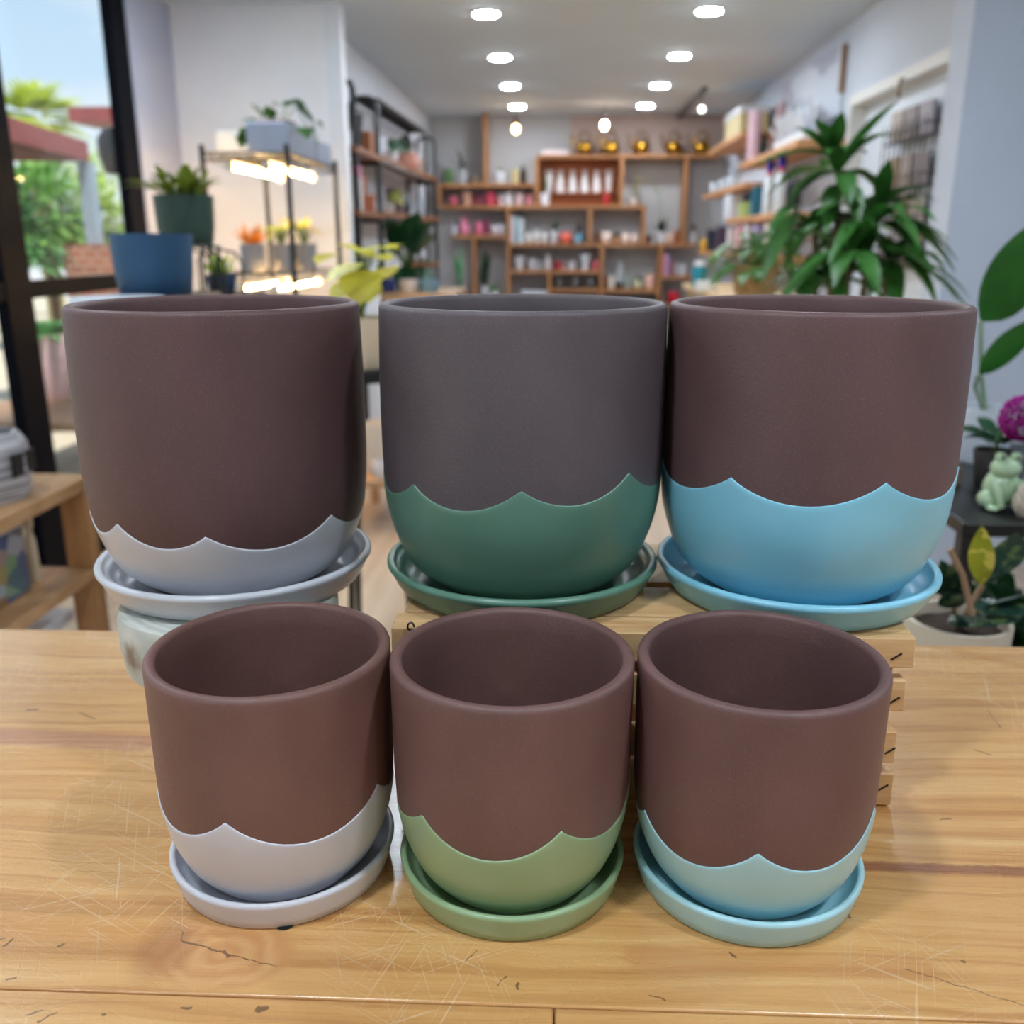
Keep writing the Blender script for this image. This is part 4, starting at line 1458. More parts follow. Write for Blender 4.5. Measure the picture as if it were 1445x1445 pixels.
goods('k', 755, 36, 16, 'box', (206, 214, 226), 'white box on the bottom shelf left of the terrariums', 'box')
L = 'on the low right back shelf'
goods('i', 858.5, 7, 18, CANDLE, (128, 72, 34), 'brown timber candle ' + L, 'candle')
goods('i', 866, 11, 17, POT, (224, 220, 212), 'white slim pot ' + L, 'plant pot', Y=9.18)
goods('i', 876, 12, 9, ROUND, (40, 32, 30), 'black bowl ' + L, 'bowl', Y=9.17)
goods('i', 878, 14, 36, VASE, (206, 216, 222), 'tall pale blue vase ' + L, 'vase', Y=9.31)
goods('i', 889.5, 9, 20, BOTTLE, (150, 160, 150), 'grey green bottle ' + L, 'bottle')
goods('i', 904, 13, 12, ROUND, (206, 204, 168), 'pale succulents in a cream bowl ' + L, 'potted plant', foli=(gg_, tuft(12, .08, .02, 17)))
goods('i', 921, 14, 20, CUP, (236, 192, 176), 'blush beaker plant ' + L, 'potted plant', foli=(leafmat((120, 130, 70)), tuft(10, .06, .025, 19, (.1, 1))))
L = 'on the small low right shelf'
goods('j', 940, 4, 30, 'book', (216, 140, 160), 'pink book ' + L, 'book')
goods('j', 944.3, 4, 29, 'book', (150, 140, 190), 'violet book ' + L, 'book')
goods('j', 949, 4, 21, 'book', (156, 62, 72), 'red book ' + L, 'book')
goods('j', 957, 8, 17, CUP, (206, 206, 208), 'left white cup ' + L, 'cup')
goods('j', 967, 10, 15, CUP, (214, 216, 228), 'right white cup ' + L, 'cup')
goods('k', 956, 18, 16, ROUND, (206, 20, 52), 'bright red bowl low at the right of the back wall', 'bowl')
L = 'at the bottom left of the back shelving'
goods('k', 648, 26, 12, CUP, (190, 40, 50), 'striped leaf plant in a red pot ' + L, 'potted plant', Y=9.2, foli=(leafmat((110, 170, 124), .5, .2), lambda mb, st, c: [leaf_to(mb, c, at(x_, y_, 9.16), w_, .05) for x_, y_, w_ in ((636, 354, .05), (640, 356, .06), (644, 360, .05), (650, 350, .04), (652, 348, .04), (642, 376, .04))]))
goods('k', 683, 12, 22, POT, (206, 210, 216), 'dark leaved plant in a white pot left of the low upright', 'potted plant', foli=(dg, lambda mb, st, c: [leaf_to(mb, c, at(x_, y_, 9.2), w_, .3) for x_, y_, w_ in ((684, 352, .08), (694, 360, .1), (692, 372, .08), (688, 356, .09))]))
goods('k', 696.5, 12, 16, POT, (222, 226, 232), 'bright green bushy plant in a white pot ' + L, 'potted plant', Y=9.16, foli=(leafmat((84, 150, 70), .5, .25), tuft(26, .08, .03, 27, (.9, 1.45), .3)))
goods('k', 708.5, 9, 12, POT, (176, 110, 76), 'light green plant in a terracotta pot ' + L, 'potted plant', Y=9.15, foli=(leafmat((104, 160, 84), .5, .25), tuft(20, .06, .03, 28, (.8, 1.3), .4)))

# pendant bulbs and ceiling track
warm = glow((255, 206, 130), 30)
warm2 = glow((255, 222, 190), 45)
cordm = paint((40, 36, 34), .6)
for px, py, m, wd in ((728, 182, warm, 'left bulb, over the shelves'), (853, 177, warm2, 'right bulb, in front of the brass cans')):
    p = at(px, py, 8.55)
    t = thing('pendant_bulb', 'warm hanging filament bulb, %s' % wd, 'lamp', (p.x, p.y, p.z), 'hanging bulbs')
    MB().ball(p, .026, 16, 10, (1, 1, 1.3)).build('bulb', m, t)
    MB().lathe([(0, .0335), (.016, .0335), (.016, .085), (.008, .1), (0, .1)], p, 12).build('lamp_holder', paint((90, 60, 40), .4), t)
    MB().tube([p + Vector((0, 0, .1)), (p.x, p.y, ZH)], .003, 6).build('cord', cordm, t)
a, b_ = atz(995, 122, ZH), atz(953, 165, ZH)
t = thing('track_light', 'dark track light rail on the right of the ceiling', 'ceiling light', (a.x, a.y, ZH))
MB().box2((a.x - .02, a.y, ZH - .035), (a.x + .02, b_.y - .15, ZH - .0005)).build('rail', paint((84, 80, 78), .5), t)
q = Vector((a.x, a.y + .12, ZH - .035))
MB().tube([q, q + Vector((0, 0, -.09))], .006, 6).build('stem', blackm, t)
MB().ball(q + Vector((0, 0, -.108)), .02, 14, 9).build('lamp_head', glow((255, 250, 240), 8), t)

# ================================================================ right side
pale_oak = wood((178, 122, 76), (214, 160, 110), 1, .5, .8)
XSF = 1.25
SH = {}
for nm, z, y0, y1, wd in (('a', 2.035, 7.16, 8.75, 'highest, far'), ('b', 1.815, 5.45, 7.15, 'high, near'), ('c', 1.68, 6.95, 8.95, 'middle, far'), ('d', 1.45, 5.75, 7.6, 'middle, near'), ('e', 1.2, 5.8, 9.08, 'lowest')):
    o = MB().box2((XSF, y0, z - .036), (XR - .001, y1, z)).build('timber_shelf', pale_oak, bevel=.003)
    tag(o, 'pale timber shelf on the right wall, %s one' % wd, 'shelf', 'timber shelves on the right wall')
    SH[nm] = z + .0004


def rg(px, py, x, k, kind, w_, h_, c, words, cat, lid=None, rough=.45):
    """an article on the right wall shelf k: px gives its place along the shelf"""
    p = atx(px, py, x)
    q = Vector((x, p.y, SH[k]))
    m = paint(c, rough, .05)
    if kind == 'box':
        o = MB().box2((x - w_[0] / 2, q.y - w_[1] / 2, q.z), (x + w_[0] / 2, q.y + w_[1] / 2, q.z + h_)).build('box', m, bevel=.003)
        return tag(o, words, 'box')
    return simple(cat.replace(' ', '_'), kind, q, w_, h_, m, words, cat, None, 18, lid)


t = thing('lidded_hamper', 'cream box with a white lid on the highest right wall shelf', 'box', (1.37, 7.7, SH['a']))
MB().box2((1.27, 7.35, SH['a']), (1.47, 8.05, SH['a'] + .14)).build('box_body', paint((206, 188, 138), .6), t, bevel=.004)
MB().box2((1.262, 7.34, SH['a'] + .1405), (1.478, 8.06, SH['a'] + .19)).build('box_lid', whitem, t, bevel=.004)
rg(1062, 220, 1.31, 'b', CANDLE, .042, .33, (226, 190, 200), 'tall pale pink roll on the high near right shelf', 'paper roll')
o = rg(1076, 215, 1.40, 'b', BOTTLE, .03, .19, (60, 70, 66), 'small dark bottle beside the pink roll on the right shelf', 'bottle', lid=blackm)
t = thing('white_paper_fan_bundle', 'bundle of crinkled white paper flowers on the high near right shelf', 'paper flowers', (1.36, 5.9, SH['b']))
mb = MB()
for k_ in range(5):
    leaves(mb, (1.34, 5.62 + .13 * k_, SH['b'] + .01), 22, .19, .06, (.95, 1.5), .1, 60 + k_, .04, .2, .7, .5)
mb.build('petals', paint((222, 228, 238), .7, .03), t)
MB().box2((1.29, 5.52, SH['b']), (1.43, 6.24, SH['b'] + .05)).build('tray', whitem, t)
o = MB().box((1.42, 6.75, SH['b'] + .1705), (.02, .26, .34)).build('framed_card', paint((138, 104, 108), .5))
tag(o, 'dusky brown card leaning at the back of the high near right shelf', 'card')
# shelf d
for i, px in enumerate((1083.5, 1099.5)):
    p = atx(px, 290, 1.31)
    q = Vector((1.31, p.y, SH['d']))
    t = thing('spray_bottle', 'white bottle with a blue cap, %s of two on the right wall shelf' % ['left', 'right'][i], 'bottle', q, 'blue capped bottles')
    MB().lathe(sc([(0, 0), (.95, 0), (1, .03), (1, .58), (.8, .68), (.42, .74), (.42, .8), (0, .8)], .036, .3), q, 20).build('body', paint((214, 222, 226), .3), t)
    MB().lathe([(0, .2405), (.022, .2405), (.022, .265), (0, .265)], q, 16).build('band', paint((206, 84, 104), .4), t)
    MB().lathe([(0, .2655), (.026, .2655), (.026, .315), (.02, .325), (0, .325)], q, 16).build('cap', paint((18, 26, 160), .3), t)
for i, px in enumerate((1091, 1107, 1115, 1123)):
    p = atx(px, 280, 1.42)
    simple('black_bottle', BOTTLE, (1.42, p.y, SH['d']), .03, .23, paint((24, 28, 34), .3), 'black bottle, %s of four at the back of the shelf with blue capped bottles' % ['first', 'second', 'third', 'fourth'][i], 'bottle', 'black bottles on the right shelf', 16)
rg(1072, 295, 1.37, 'd', 'box', (.12, .10), .2, (44, 108, 132), 'teal box left of the blue capped bottles', 'box')
rg(1055, 300, 1.32, 'd', 'box', (.11, .12), .1, (178, 196, 116), 'light green packet on the right wall shelf', 'box')
o = MB().ball((0, 0, 0), .055, 18, 10, (1, 1.2, .66)).build('round_black_hat', blackm, origin=(0, 0, -.0363))
o.location = (1.32, atx(1055, 300, 1.32).y, SH['d'] + .101)
tag(o, 'black round felt hat lying on the light green packet', 'hat')
rg(1037, 300, 1.33, 'd', 'box', (.13, .3), .18, (212, 216, 222), 'row of white cartons on the right wall shelf', 'box')
# shelf e
for px, w_, h_, c, wd in ((1005, (.1, .1), .18, (40, 48, 66), 'navy bag'), (1020, (.1, .12), .2, (70, 54, 72), 'plum packet'), (1036, (.1, .1), .19, (226, 216, 220), 'white packet'), (1048, (.1, .1), .2, (226, 180, 186), 'pink packet'),
                         (1060, (.1, .1), .2, (220, 222, 232), 'tall white packet'), (1074, (.1, .1), .19, (170, 160, 210), 'lilac packet'), (1090, (.1, .1), .2, (214, 208, 200), 'cream packet')):
    rg(px, 345, 1.32, 'e', 'box', w_, h_, c, wd + ' on the lowest right wall shelf', 'box')
rg(998, 345, 1.3, 'e', JAR, .06, .12, (222, 166, 24), 'mustard yellow jar at the far end of the lowest right shelf', 'jar')
for i, px in enumerate((1010, 1022, 1034)):
    p = atx(px, 255, 1.34)
    simple('clear_jar', JAR, (1.34, p.y, SH['c']), .045, .12, paint((196, 208, 218), .15), 'pale glass jar, %s of three on the far middle right shelf' % ['left', 'middle', 'right'][i], 'jar', 'glass jars', 16)

# poster scroll on the right wall
pa, pc = atx(1195, 62, XR - .012), atx(1195, 127, XR - .012)
yn, yf = pa.y, 7.12
t = thing('hanging_chart', 'large pale wall chart with grey blocks hanging on a timber batten', 'wall chart', (XR - .01, (yn + yf) / 2, pc.z))
ch = NT('printed_chart')
co = ch.coord()
bk = ch.node('ShaderNodeTexVoronoi', distance='CHEBYCHEV')
ch.put(bk.inputs['Vector'], ch.mapping(co, (1, 1.1, 2.4)))
bk.inputs['Scale'].default_value = 2.6
se = ch.node('ShaderNodeSeparateColor')
ch.put(se.inputs[0], bk.outputs['Color'])
ch.base(ch.ramp(ch.step(se.outputs[0], .6, .62), [(0, lin((206, 212, 222))), (1, lin((176, 178, 194)))]))
ch.setp(Roughness=.6)
MB().box2((XR - .012, yn + .03, 1.95), (XR - .004, yf, pa.z + .02)).build('sheet', ch.m, t)
MB().box2((XR - .03, yn, pc.z), (XR - .002, yn + .032, pa.z)).build('batten', wood((120, 90, 66), (150, 116, 88), 2), t)
p = atx(1273, 122, XR - .02)
o = MB().tube([(XR - .004, p.y, p.z + .03), (XR - .03, p.y, p.z + .03), (XR - .035, p.y, p.z - .03), (XR - .022, p.y, p.z - .045)], .007, 6).build('door_hook', paint((120, 100, 76), .3, .1, 1))
tag(o, 'small bronze hook on the door lintel', 'hook')
# wire card rack on the door
xd = XR + .066
ra, rb = atx(1258, 185, xd - .04), atx(1318, 172, xd - .04)
t = thing('wire_card_rack', 'grey wire card rack of four pockets hanging on the white door', 'rack', (xd - .03, (ra.y + rb.y) / 2, 1.2))
y0_, y1_ = rb.y, ra.y
m = MB()
for k_ in range(9):
    y_ = y0_ + (y1_ - y0_) * k_ / 8
    m.tube([(xd - .006, y_, 1.16), (xd - .006, y_, 1.86)], .003, 5)
    m.tube([(xd - .072, y_, 1.17), (xd - .072, y_, 1.80)], .003, 5)
m.build('wire_back', paint((44, 43, 50), .4, .1), t)
cm_ = [paint((168, 162, 172), .6), paint((150, 140, 140), .6), paint((186, 172, 164), .6), paint((176, 150, 120), .6)]
for k_, zc in enumerate((1.72, 1.52, 1.35, 1.18)):
    m = MB()
    for zz in (zc, zc + .05):
        m.tube([(xd - .006, y0_, zz), (xd - .07, y0_, zz), (xd - .07, y1_, zz), (xd - .006, y1_, zz)], .003, 5)
    for i in range(7):
        y_ = y0_ + (y1_ - y0_) * i / 6
        m.tube([(xd - .006, y_, zc), (xd - .07, y_, zc), (xd - .07, y_, zc + .05)], .0025, 4)
    m.build('pocket', paint((44, 43, 50), .4, .1), t)
    o = MB()
    for i in range(3):
        yy = y0_ + (y1_ - y0_) * (i + .5) / 3
        o.box((xd - .04 + .004 * i, yy, zc + .075), (.02, (y1_ - y0_) / 3 - .03, .13))
    for i in range(3):
        yy = y0_ + (y1_ - y0_) * (i + .5) / 3
        c = MB().box((xd - .04, yy, zc + .072), (.018, (y1_ - y0_) / 3 - .03, .135)).build('card_stack', cm_[(k_ + i) % 4])
        tag(c, 'card stack, %s pocket from the top, %s place in the door rack' % (['first', 'second', 'third', 'fourth'][k_], ['near', 'middle', 'far'][i]), 'cards', 'card stacks in the wire rack')

# low bench along the right wall with a basket plant
bn = thing('timber_bench', 'pale timber bench along the right wall under the wall shelves', 'bench', (1.2, 5.8, 0))
MB().box2((.9, 4.35, .945), (1.44, 7.25, .983)).build('top', wood((196, 164, 120), (228, 200, 158), 1), bn, bevel=.003)
for x_ in (.93, 1.37):
    for y_ in (4.4, 7.16):
        MB().box2((x_, y_, 0), (x_ + .045, y_ + .045, .9445)).build('leg', wood((196, 164, 120), (228, 200, 158), 2), bn)
p = at(1055, 420, 4.62)
bk_ = NT('wicker')
co = bk_.coord()
bk_.base(bk_.ramp(bk_.noise(bk_.mapping(co, (20, 20, 120)), 2, 2), [(.35, lin((150, 112, 70))), (.65, lin((206, 172, 124)))]))
bk_.setp(Roughness=.8)
bk_.bump(bk_.noise(bk_.mapping(co, (20, 20, 120)), 2, 2), .6, .004)
bp = Vector((1.03, 5.2, .9835))
t = thing('basket_plant', 'bushy green plant in a wicker basket on the right bench', 'potted plant', bp)
MB().lathe(sc([(0, 0), (.7, 0), (.95, .3), (1, .65), (.92, 1), (.84, 1), (.85, .3), (0, .2)], .118, .18), bp, 32).build('basket', bk_.m, t)
mb, st = MB(), MB()
stalked(mb, st, bp + Vector((0, 0, .16)), 60, .11, .07, .21, (.05, 1.3), .6, 77)
st.build('stem', stemm, t)
mb.build('foliage', leafmat((62, 116, 34), .4, .25), t)
simple('teal_bottle', JAR, (at(983, 395, 6.6).x + .02, 6.6, .9835), .05, .17, paint((0, 130, 150), .3), 'teal bottle with white lid at the front of the right bench', 'bottle', lid=whitem)
simple('white_candle', CANDLE, (at(992, 395, 6.2).x + .02, 6.2, .9835), .07, .06, paint((226, 228, 226), .5), 'low white tin on the right bench in front of the teal bottle', 'tin')

# ---- tall dracaena
dp = Vector((.90, 3.0, 0))
t = pot_plant('dracaena', dp, .17, .34, paint((70, 72, 76), .5), 'tall dracaena with long strap leaves right of the shop, behind the blue large pot')
mb, st = MB(), MB()
drx = leafmat((56, 108, 44), .4, .25)
heads = [((1185, 230), 3.0), ((1232, 300), 2.95), ((1150, 312), 3.05), ((1200, 340), 2.85), ((1258, 355), 3.0), ((1172, 380), 2.9)]
for i, (hp, Y) in enumerate(heads):
    h_ = at(*hp, Y)
    st.tube([dp + Vector((.03 * math.cos(i), .03 * math.sin(i), .25)), (dp.x * .4 + h_.x * .6, dp.y * .4 + h_.y * .6, h_.z * .55), h_], .014, 7, .009)
    leaves(mb, h_ - Vector((0, 0, .03)), 19 if i else 13, (.27, .25, .17, .22, .22, .17)[i] if i else .2, .058, (-.1, 1.25), .62, 90 + i, .02, .25, .42, .3, seg=7)
for s0, s1, w_, sg in [((1192, 222), (1268, 142), .05, .1), ((1205, 215), (1262, 188), .045, .3), ((1172, 222), (1064, 236), .055, .35), ((1176, 215), (1188, 158), .05, .05), ((1168, 218), (1120, 180), .04, .3), ((1180, 220), (1150, 168), .05, .2),
                       ((1245, 300), (1342, 342), .05, .2), ((1240, 290), (1292, 262), .045, .2), ((1245, 310), (1325, 400), .06, .25), ((1240, 288), (1255, 225), .05, .1), ((1250, 290), (1300, 285), .05, .3),
                       ((1125, 300), (1075, 400), .06, .35), ((1130, 290), (1085, 330), .05, .4), ((1195, 340), (1190, 420), .06, .3), ((1205, 340), (1240, 420), .06, .3), ((1150, 370), (1125, 420), .06, .3), ((1262, 350), (1320, 420), .06, .2),
                       ((1195, 260), (1210, 320), .06, .4), ((1180, 260), (1165, 330), .06, .4), ((1225, 300), (1215, 390), .065, .4)]:
    leaf_to(mb, at(*s0, 2.98), at(*s1, 2.86), w_, sg, .35, .42, 9)
st.build('stem', paint((112, 98, 70), .7, .15), t)
mb.build('foliage', drx, t)

# ---- black display stand at the right with plants and a frog
zs = at(1410, 716, 1.45).z - .0
ds = thing('black_plant_shelf', 'black two tier plant stand right of the counter, carrying the frog', 'plant stand', (.8, 1.62, 0))
MB().box2((.6, 1.36, zs - .022), (1.1, 1.95, zs)).build('top', blackm, ds, bevel=.003)
MB().box2((.6, 1.36, .50), (1.1, 1.95, .522)).build('lower_shelf', blackm, ds, bevel=.003)
for x_ in (.602, 1.074):
    for y_ in (1.362, 1.924):
        MB().box2((x_, y_, 0), (x_ + .024, y_ + .024, .4995)).build('leg', blackm, ds)
        MB().box2((x_, y_, .5225), (x_ + .024, y_ + .024, zs - .0225)).build('leg', blackm, ds)
fp = at(1410, 716, 1.45)
fp.z = zs + .0004
cel = paint((172, 200, 164), .15, .05, coat=.4)
fr_ = thing('frog_figurine', 'glossy pale green ceramic frog sitting on the black plant stand', 'figurine', fp)
MB().ball(fp + Vector((0, .004, .031)), .027, 24, 14, (1, .95, 1.15)).build('body', cel, fr_)
m = MB().ball(fp + Vector((-.001, -.004, .064)), .021, 24, 14, (1.08, 1, .8))
m.build('head', cel, fr_)
for s_ in (-1, 1):
    e = MB().ball(fp + Vector((s_ * .0115, -.006, .081)), .0088, 14, 9).build('eye_bump', cel, fr_)
    MB().ball(fp + Vector((s_ * .012, -.0142, .082)), .0026, 10, 7).build('eye', blackm, e)
    MB().ball(fp + Vector((s_ * .023, -.004, .0145)), .014, 16, 10, (1, 1.3, 1.0)).build('thigh', cel, fr_)
    MB().ball(fp + Vector((s_ * .022, -.024, .0055)), .009, 14, 8, (1, 1.5, .6)).build('foot', cel, fr_)
    MB().tube([fp + Vector((s_ * .019, -.012, .044)), fp + Vector((s_ * .018, -.026, .030)), fp + Vector((s_ * .010, -.027, .007))], .0065, 10, .0055).build('arm', cel, fr_)
# bird of paradise in a white pot
bpp = at(1384, 640, 1.78)
bz_ = zs + .0004
hh = at(1384, 574, 1.78).z - bz_
t = pot_plant('bird_of_paradise', (bpp.x, 1.78, bz_), .048, hh, paint((214, 222, 234), .35), 'broad leaved bird of paradise plant in a white pot at the right edge', CUP)
mb, st = MB(), MB()
for s0, s1, w_, sd_ in [((1384, 452), (1478, 305), .112, (.84, .25, -.54)), ((1381, 528), (1475, 446), .048, (-.66, .1, .75))]:
    leaf_to(mb, at(*s0, 1.72), at(*s1, 1.66), w_, .06, .3, .42, 10, Vector(sd_))
    st.tube([(bpp.x, 1.78, bz_ + hh * .8), at(1376, 545, 1.75) if s0[1] > 500 else at(1384, 520, 1.75), at(*s0, 1.72)], .0045, 7)
st.build('stem', paint((150, 176, 150), .5), t)
mb.build('foliage', leafmat((40, 100, 34), .35, .25), t)
# terracotta bowl and grey pots on the stand
p = at(1350, 628, 1.62)
simple('terracotta_dome', [(0, 0), (1, 0), (.98, .3), (.8, .7), (.45, .95), (0, 1)], (.655, 1.62, zs + .0004), .042, .055, paint((196, 158, 120), .6), 'small tan dome shaped clay piece beside the white pot', 'clay dome', seg=28)
# magenta flower
hp = at(1446, 590, 1.42)
t = pot_plant('magenta_flower', (hp.x + .045, 1.60, zs + .0004), .032, .06, paint((60, 58, 60), .5), 'magenta flower head at the right edge above the frog')
rr = random.Random(5)
mb = MB()
for i in range(150):
    zf = 1 - 2 * (i + .5) / 150
    a = i * 2.39996
    rad = math.sqrt(1 - zf * zf)
    d_ = Vector((rad * math.cos(a), rad * math.sin(a), zf))
    c_ = hp + d_ * .03
    for k_ in range(4):
        aa = k_ * PI / 2 + rr.random()
        u = d_.cross(Vector((0, 0, 1)) if abs(zf) < .9 else Vector((1, 0, 0))).normalized()
        w_ = d_.cross(u)
        mb.leaf(c_, (u * math.cos(aa) + w_ * math.sin(aa) + d_ * .5), .010, .008, .1, .2, 3, .6)
mb.build('petals', leafmat((176, 10, 150), .5, .25), t)
MB().tube([hp, (hp.x + .03, 1.55, zs + .10), (hp.x + .045, 1.60, zs + .05)], .003, 6).build('stem', stemm, t)
mb = MB()
leaves(mb, (hp.x + .04, 1.585, zs + .075), 12, .07, .035, (.1, .9), .4, 41)
mb.build('foliage', dkgreen, t)
p = at(1452, 715, 1.40)
simple('carved_pot', VASE, (p.x, 1.40, zs + .0004), .024, .062, paint((190, 176, 160), .8, .4, scale=200), 'mottled cream carved vase at the right edge beside the frog', 'vase', seg=24)
# fern on the lower tier, rubber plant on a stool in front
t = pot_plant('shade_fern', (.80, 1.55, .5225), .08, .12, paint((44, 46, 50), .5), 'dark green fern on the lower tier of the black plant stand')
mb = MB()
leaves(mb, (.80, 1.56, .63), 90, .17, .028, (.3, 1.2), .6, 51, .08, .3)
mb.build('foliage', leafmat((40, 92, 48), .45, .2), t)
rp = at(1352, 872, 1.17)
t = pot_plant('rubber_plant', (rp.x, 1.17, rp.z - .13), .066, .13, paint((206, 196, 178), .5, .04), 'variegated rubber plant in a cream pot behind the counter on the right', CUP)
zt_ = rp.z
o = thing('plant_stool', 'timber stool under the cream pot of the rubber plant', 'stool', (rp.x, 1.17, 0))
MB().lathe([(0, zt_ - .155), (.1, zt_ - .155), (.1, zt_ - .1305), (0, zt_ - .1305)], (rp.x, 1.17, 0), 32).build('seat', oak, o)
for k_ in range(4):
    a = PI / 4 + k_ * PI / 2
    MB().tube([(rp.x + .07 * math.cos(a), 1.17 + .07 * math.sin(a), zt_ - .156), (rp.x + .1 * math.cos(a), 1.17 + .1 * math.sin(a), 0.003)], .011, 8).build('leg', oakv, o)
m1, m2, st = MB(), MB(), MB()
for s0, s1, w_ in [((1388, 826), (1432, 752), .064), ((1395, 850), (1450, 838), .05), ((1385, 860), (1430, 880), .05), ((1340, 862), (1315, 868), .035), ((1345, 866), (1372, 884), .035),
                   ((1345, 845), (1320, 800), .035), ((1350, 850), (1328, 790), .03), ((1365, 868), (1405, 884), .035), ((1380, 845), (1445, 868), .05), ((1350, 858), (1335, 835), .035)]:
    leaf_to(m1, at(*s0, 1.17), at(*s1, 1.12), w_, .05, .2, .5, 8, Vector((1, -.15, .35)))
leaf_to(m2, at(1384, 826, 1.13), at(1386, 742, 1.10), .030, .02, .3, .5, 9, Vector((1, -.4, .05)))
for q_ in ((1384, 826), (1388, 826), (1395, 850), (1345, 845), (1365, 868)):
    st.tube([(rp.x, 1.17, zt_ - .02), at(*q_, 1.17)], .003, 6)
st.tube([at(1372, 868, 1.12), at(1358, 810, 1.12), at(1340, 775, 1.12)], .004, 6)
st.build('stem', paint((150, 122, 96), .6, .15), t)
m1.build('foliage', leafmat((40, 72, 62), .25, .1, (96, 120, 80)), t)
o = m2.build('variegated_leaf', leafmat((150, 158, 40), .3, .3, (206, 196, 90)), t)
o['label'] = 'upright yellow green leaf'

# ========================================================= garden outside
gm_ = paint((176, 168, 150), .9, .12, scale=1.5)
struct(MB().box2((-14, -6, -.12), (XW - .16, 22, -.02)).build('ground_outside', gm_, smooth=False), 'pale paved ground outside the window', 'ground')
redm = paint((150, 70, 66), .6, .1)
p0, p1 = at(-30, 165, 5.2), at(119, 214, 7.0)
p0.z = p1.z
t = thing('pergola', 'red topped pergola with a blue grey post outside the window', 'pergola', (p1.x, p1.y, 0))
d_ = (p1 - p0).normalized()
ang = math.atan2(d_.y, d_.x)
MB().box((p0 + p1) / 2, ((p1 - p0).length, .06, .13), rot=ang).build('beam', redm, t)
nv = Vector((-d_.y, d_.x, 0))
if nv.x > 0:
    nv = -nv
m = MB()
c_ = (p0 + p1) / 2 + nv * 1.0 + Vector((0, 0, -.05))
MB().box(c_, ((p1 - p0).length, 1.9, .04), rot=ang).build('roof_sheet', paint((120, 60, 60), .7), t)
zb = at(122, 345, 7.0).z
MB().box((p1.x - .0, p1.y, (p1.z - .07 + zb) / 2), (.09, .09, p1.z - .07 - zb)).build('post', paint((150, 172, 190), .5), t)
br = NT('brick')
bt = br.node('ShaderNodeTexBrick')
br.put(bt.inputs['Vector'], br.mapping(br.coord(), (1, 1, 1), rot=(PI / 2, 0, 0)))
bt.inputs['Color1'].default_value = lin((176, 110, 86))
bt.inputs['Color2'].default_value = lin((150, 86, 68))
bt.inputs['Mortar'].default_value = lin((196, 186, 172))
bt.inputs['Scale'].default_value = 4.5
br.base(bt.outputs[0])
br.setp(Roughness=.85)
MB().box2((p1.x - .2, p1.y - .1, -.02), (p1.x + .3, p1.y + .3, zb - .001)).build('brick_pier', br.m, t)
a, b_ = at(104, 160, 8.5), at(165, 156, 8.5)
t = thing('garden_shelter_roof', 'small red roofed shelter far outside the window', 'shelter', (a.x - .3, 8.6, 0))
MB().box2((a.x, 8.4, a.z - .08), (b_.x + .3, 8.9, a.z + .04)).build('roof', redm, t)
MB().box2((b_.x + .1, 8.6, -.02), (b_.x + .2, 8.7, a.z - .0805)).build('post', redm, t)
# wall lamp on the outer face of the window return
p = at(152, 212, YP - .12)
o = MB().lathe([(0, -.12), (.05, -.11), (.075, -.03), (.075, .05), (.04, .1), (0, .11)], (-2.25, p.y, p.z), 20).build('wall_lamp', blackm)
tag(o, 'dark round lamp fixed outside beside the window frame', 'lamp')
MB().box((-2.09, p.y, p.z + .03), (.19, .03, .03)).build('bracket', blackm, o)


def shrub(name, c, rx, rz_, n, ln, wd, m, label, seed, trunk=True, cat='shrub'):
    t = thing(name, label, cat, (c[0], c[1], -.02))
    rr = random.Random(seed)
    mb = MB()
    for i in range(n):
        a, e = rr.uniform(0, 2 * PI), math.asin(rr.uniform(-.6, 1))
        d_ = Vector((math.cos(a) * math.cos(e), math.sin(a) * math.cos(e), math.sin(e)))
        k = rr.uniform(.45, 1)
        b_ = Vector(c) + Vector((d_.x * rx * k, d_.y * rx * k, d_.z * rz_ * k))
        mb.leaf(b_, d_ + Vector((0, 0, .3)) + Vector((rr.uniform(-.5, .5), rr.uniform(-.5, .5), 0)), ln * rr.uniform(.6, 1.3), wd * rr.uniform(.7, 1.2), .4, .2, 4)
    mb.build('foliage', m, t)
    if trunk:
        MB().tube([(c[0], c[1], -.02), (c[0], c[1], c[2])], .04, 7).build('trunk', paint((96, 76, 58), .8, .2), t)
    return t


g1, g2, g3 = leafmat((128, 178, 92), .5, .4), leafmat((94, 150, 94), .5, .35), leafmat((178, 204, 96), .5, .4)
for px, py, Y, rx, rz_, n, m, lb, sd_ in ((62, 305, 7.6, .30, .42, 700, g1, 'broad green shrub left of the pergola post', 1), (142, 315, 9.4, .24, .40, 500, g3, 'yellow green shrub right of the pergola post', 2),
                                         (100, 350, 8.6, .26, .30, 400, g2, 'dark green shrub low behind the pergola post', 3), (18, 345, 6.0, .2, .3, 300, g2, 'green shrub close outside the left of the window', 4),
                                         (118, 238, 13.5, .35, .3, 260, g3, 'yellow green treetop far beyond the pergola', 6), (90, 320, 16, 1.5, 1.05, 900, g1, 'long green hedge at the back of the garden', 7)):
    c = at(px, py, Y)
    shrub('garden_shrub', c, rx, rz_, n, .15, .06, m, lb, sd_)
c = at(45, 172, 11.2)
t = thing('palm_tree', 'yellow green fan palm rising above the pergola', 'palm', (c.x, c.y, -.02))
mb = MB()
rr = random.Random(9)
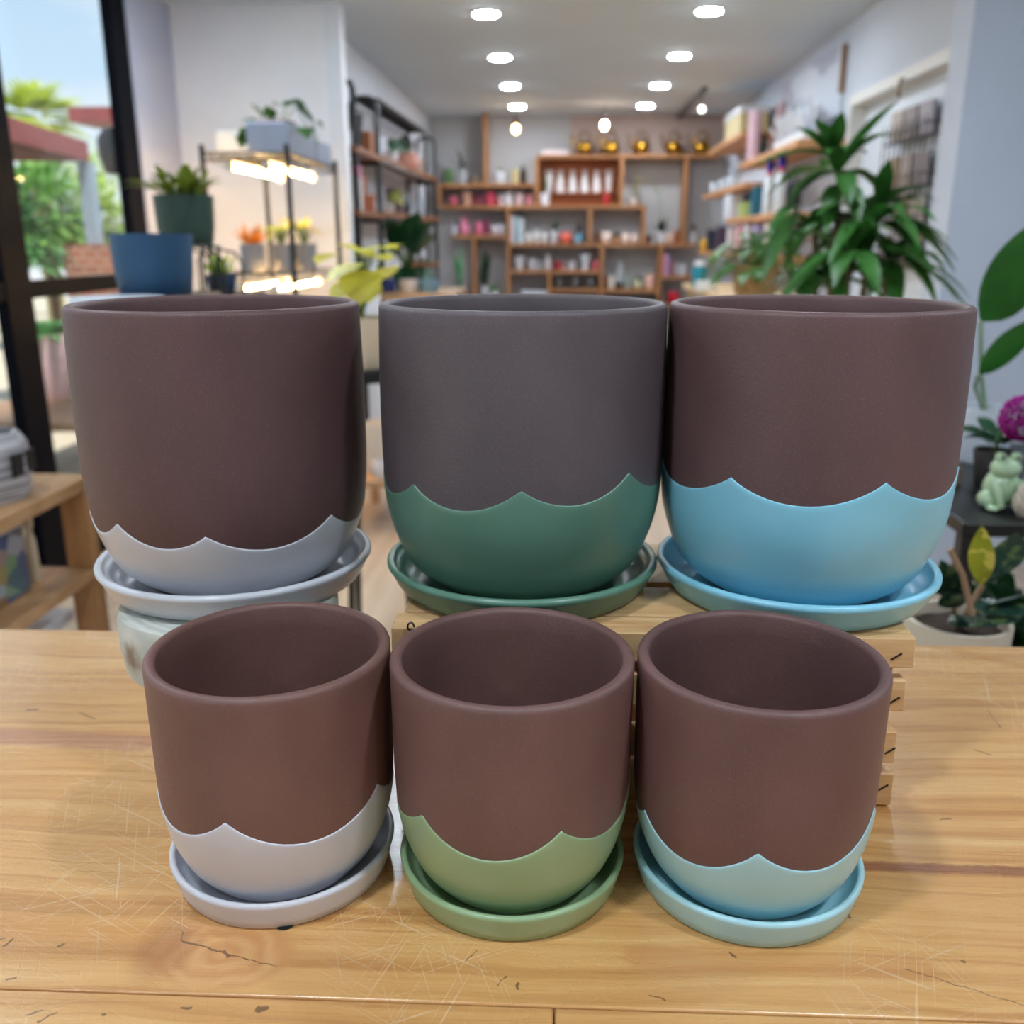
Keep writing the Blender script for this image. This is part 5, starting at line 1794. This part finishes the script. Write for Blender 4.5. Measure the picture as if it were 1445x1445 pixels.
for i in range(26):
    a = i * 2.4
    e = rr.uniform(-.1, 1.3)
    d_ = Vector((math.cos(a) * math.cos(e), math.sin(a) * math.cos(e), math.sin(e)))
    q = c + d_ * .17
    for k in range(11):
        s = (k - 5) / 5
        sd2 = d_.cross(Vector((0, 0, 1))).normalized()
        mb.leaf(q, d_ + sd2 * s * .8, .60 * (1 - .3 * abs(s)), .05, .35, .3, 4)
mb.build('fronds', leafmat((178, 196, 62), .5, .4), t)
MB().tube([(c.x, c.y, -.02), c], .1, 9).build('trunk', paint((150, 140, 90), .8, .2), t)
c = at(60, 250, 9.4)
# close to the glass: potted plants below the transom
p = at(78, 530, 4.6)
xo = XW - .42


def out_pot(x_, y_, r, h, z, m, label, fm_, n, ln, wd, sd_):
    t = pot_plant('patio_plant', (x_, y_, z), r, h, m, label)
    mb = MB()
    leaves(mb, (x_, y_, z + h * .9), n, ln, wd, (.5, 1.35), .5, sd_, r * .5)
    mb.build('foliage', fm_, t)


wt = thing('patio_bench', 'slatted patio bench outside the window', 'bench', (-2.6, 5.0, -.02))
zb2 = at(80, 560, 5.2).z
MB().box2((-3.1, 4.4, zb2 - .04), (-2.3, 6.3, zb2)).build('top', wood((120, 90, 66), (160, 126, 96), 1), wt)
for x_ in (-3.05, -2.36):
    for y_ in (4.45, 6.22):
        MB().box2((x_, y_, -.02), (x_ + .06, y_ + .06, zb2 - .0405)).build('leg', oakv, wt)
q = at(76, 560, 5.2)
out_pot(q.x, 5.2, .17, at(76, 470, 5.2).z - zb2, zb2, paint((232, 200, 202), .5, .05), 'pink white pot of green leaves just outside the glass', g2, 40, .26, .06, 61)
for i, (x_, y_, z, lb) in enumerate(((-2.85, 4.0, -.02, 'leafy plant in a terracotta pot on the ground outside, by the post'), (-2.55, 3.2, -.02, 'leafy plant in a terracotta pot on the ground outside, nearest the counter'), (-2.62, 5.75, zb2, 'green plant in a terracotta pot at the far end of the patio bench'))):
    out_pot(x_, y_, .16, .3 if i < 2 else .2, z, paint((186, 116, 84), .7, .1), lb, (g1, g2, g3)[i], 90, .3, .08, 70 + i)
for i, (x_, y_) in enumerate(((-2.5, 2.2), (-3.6, 3.5))):
    shrub('patio_shrub', (x_, y_, .55), .26, .45, 260, .16, .06, (g1, g3)[i], ['low green bush outside the glass left of the pine shelf', 'pale green bush outside behind the low green bush'][i], 80 + i)
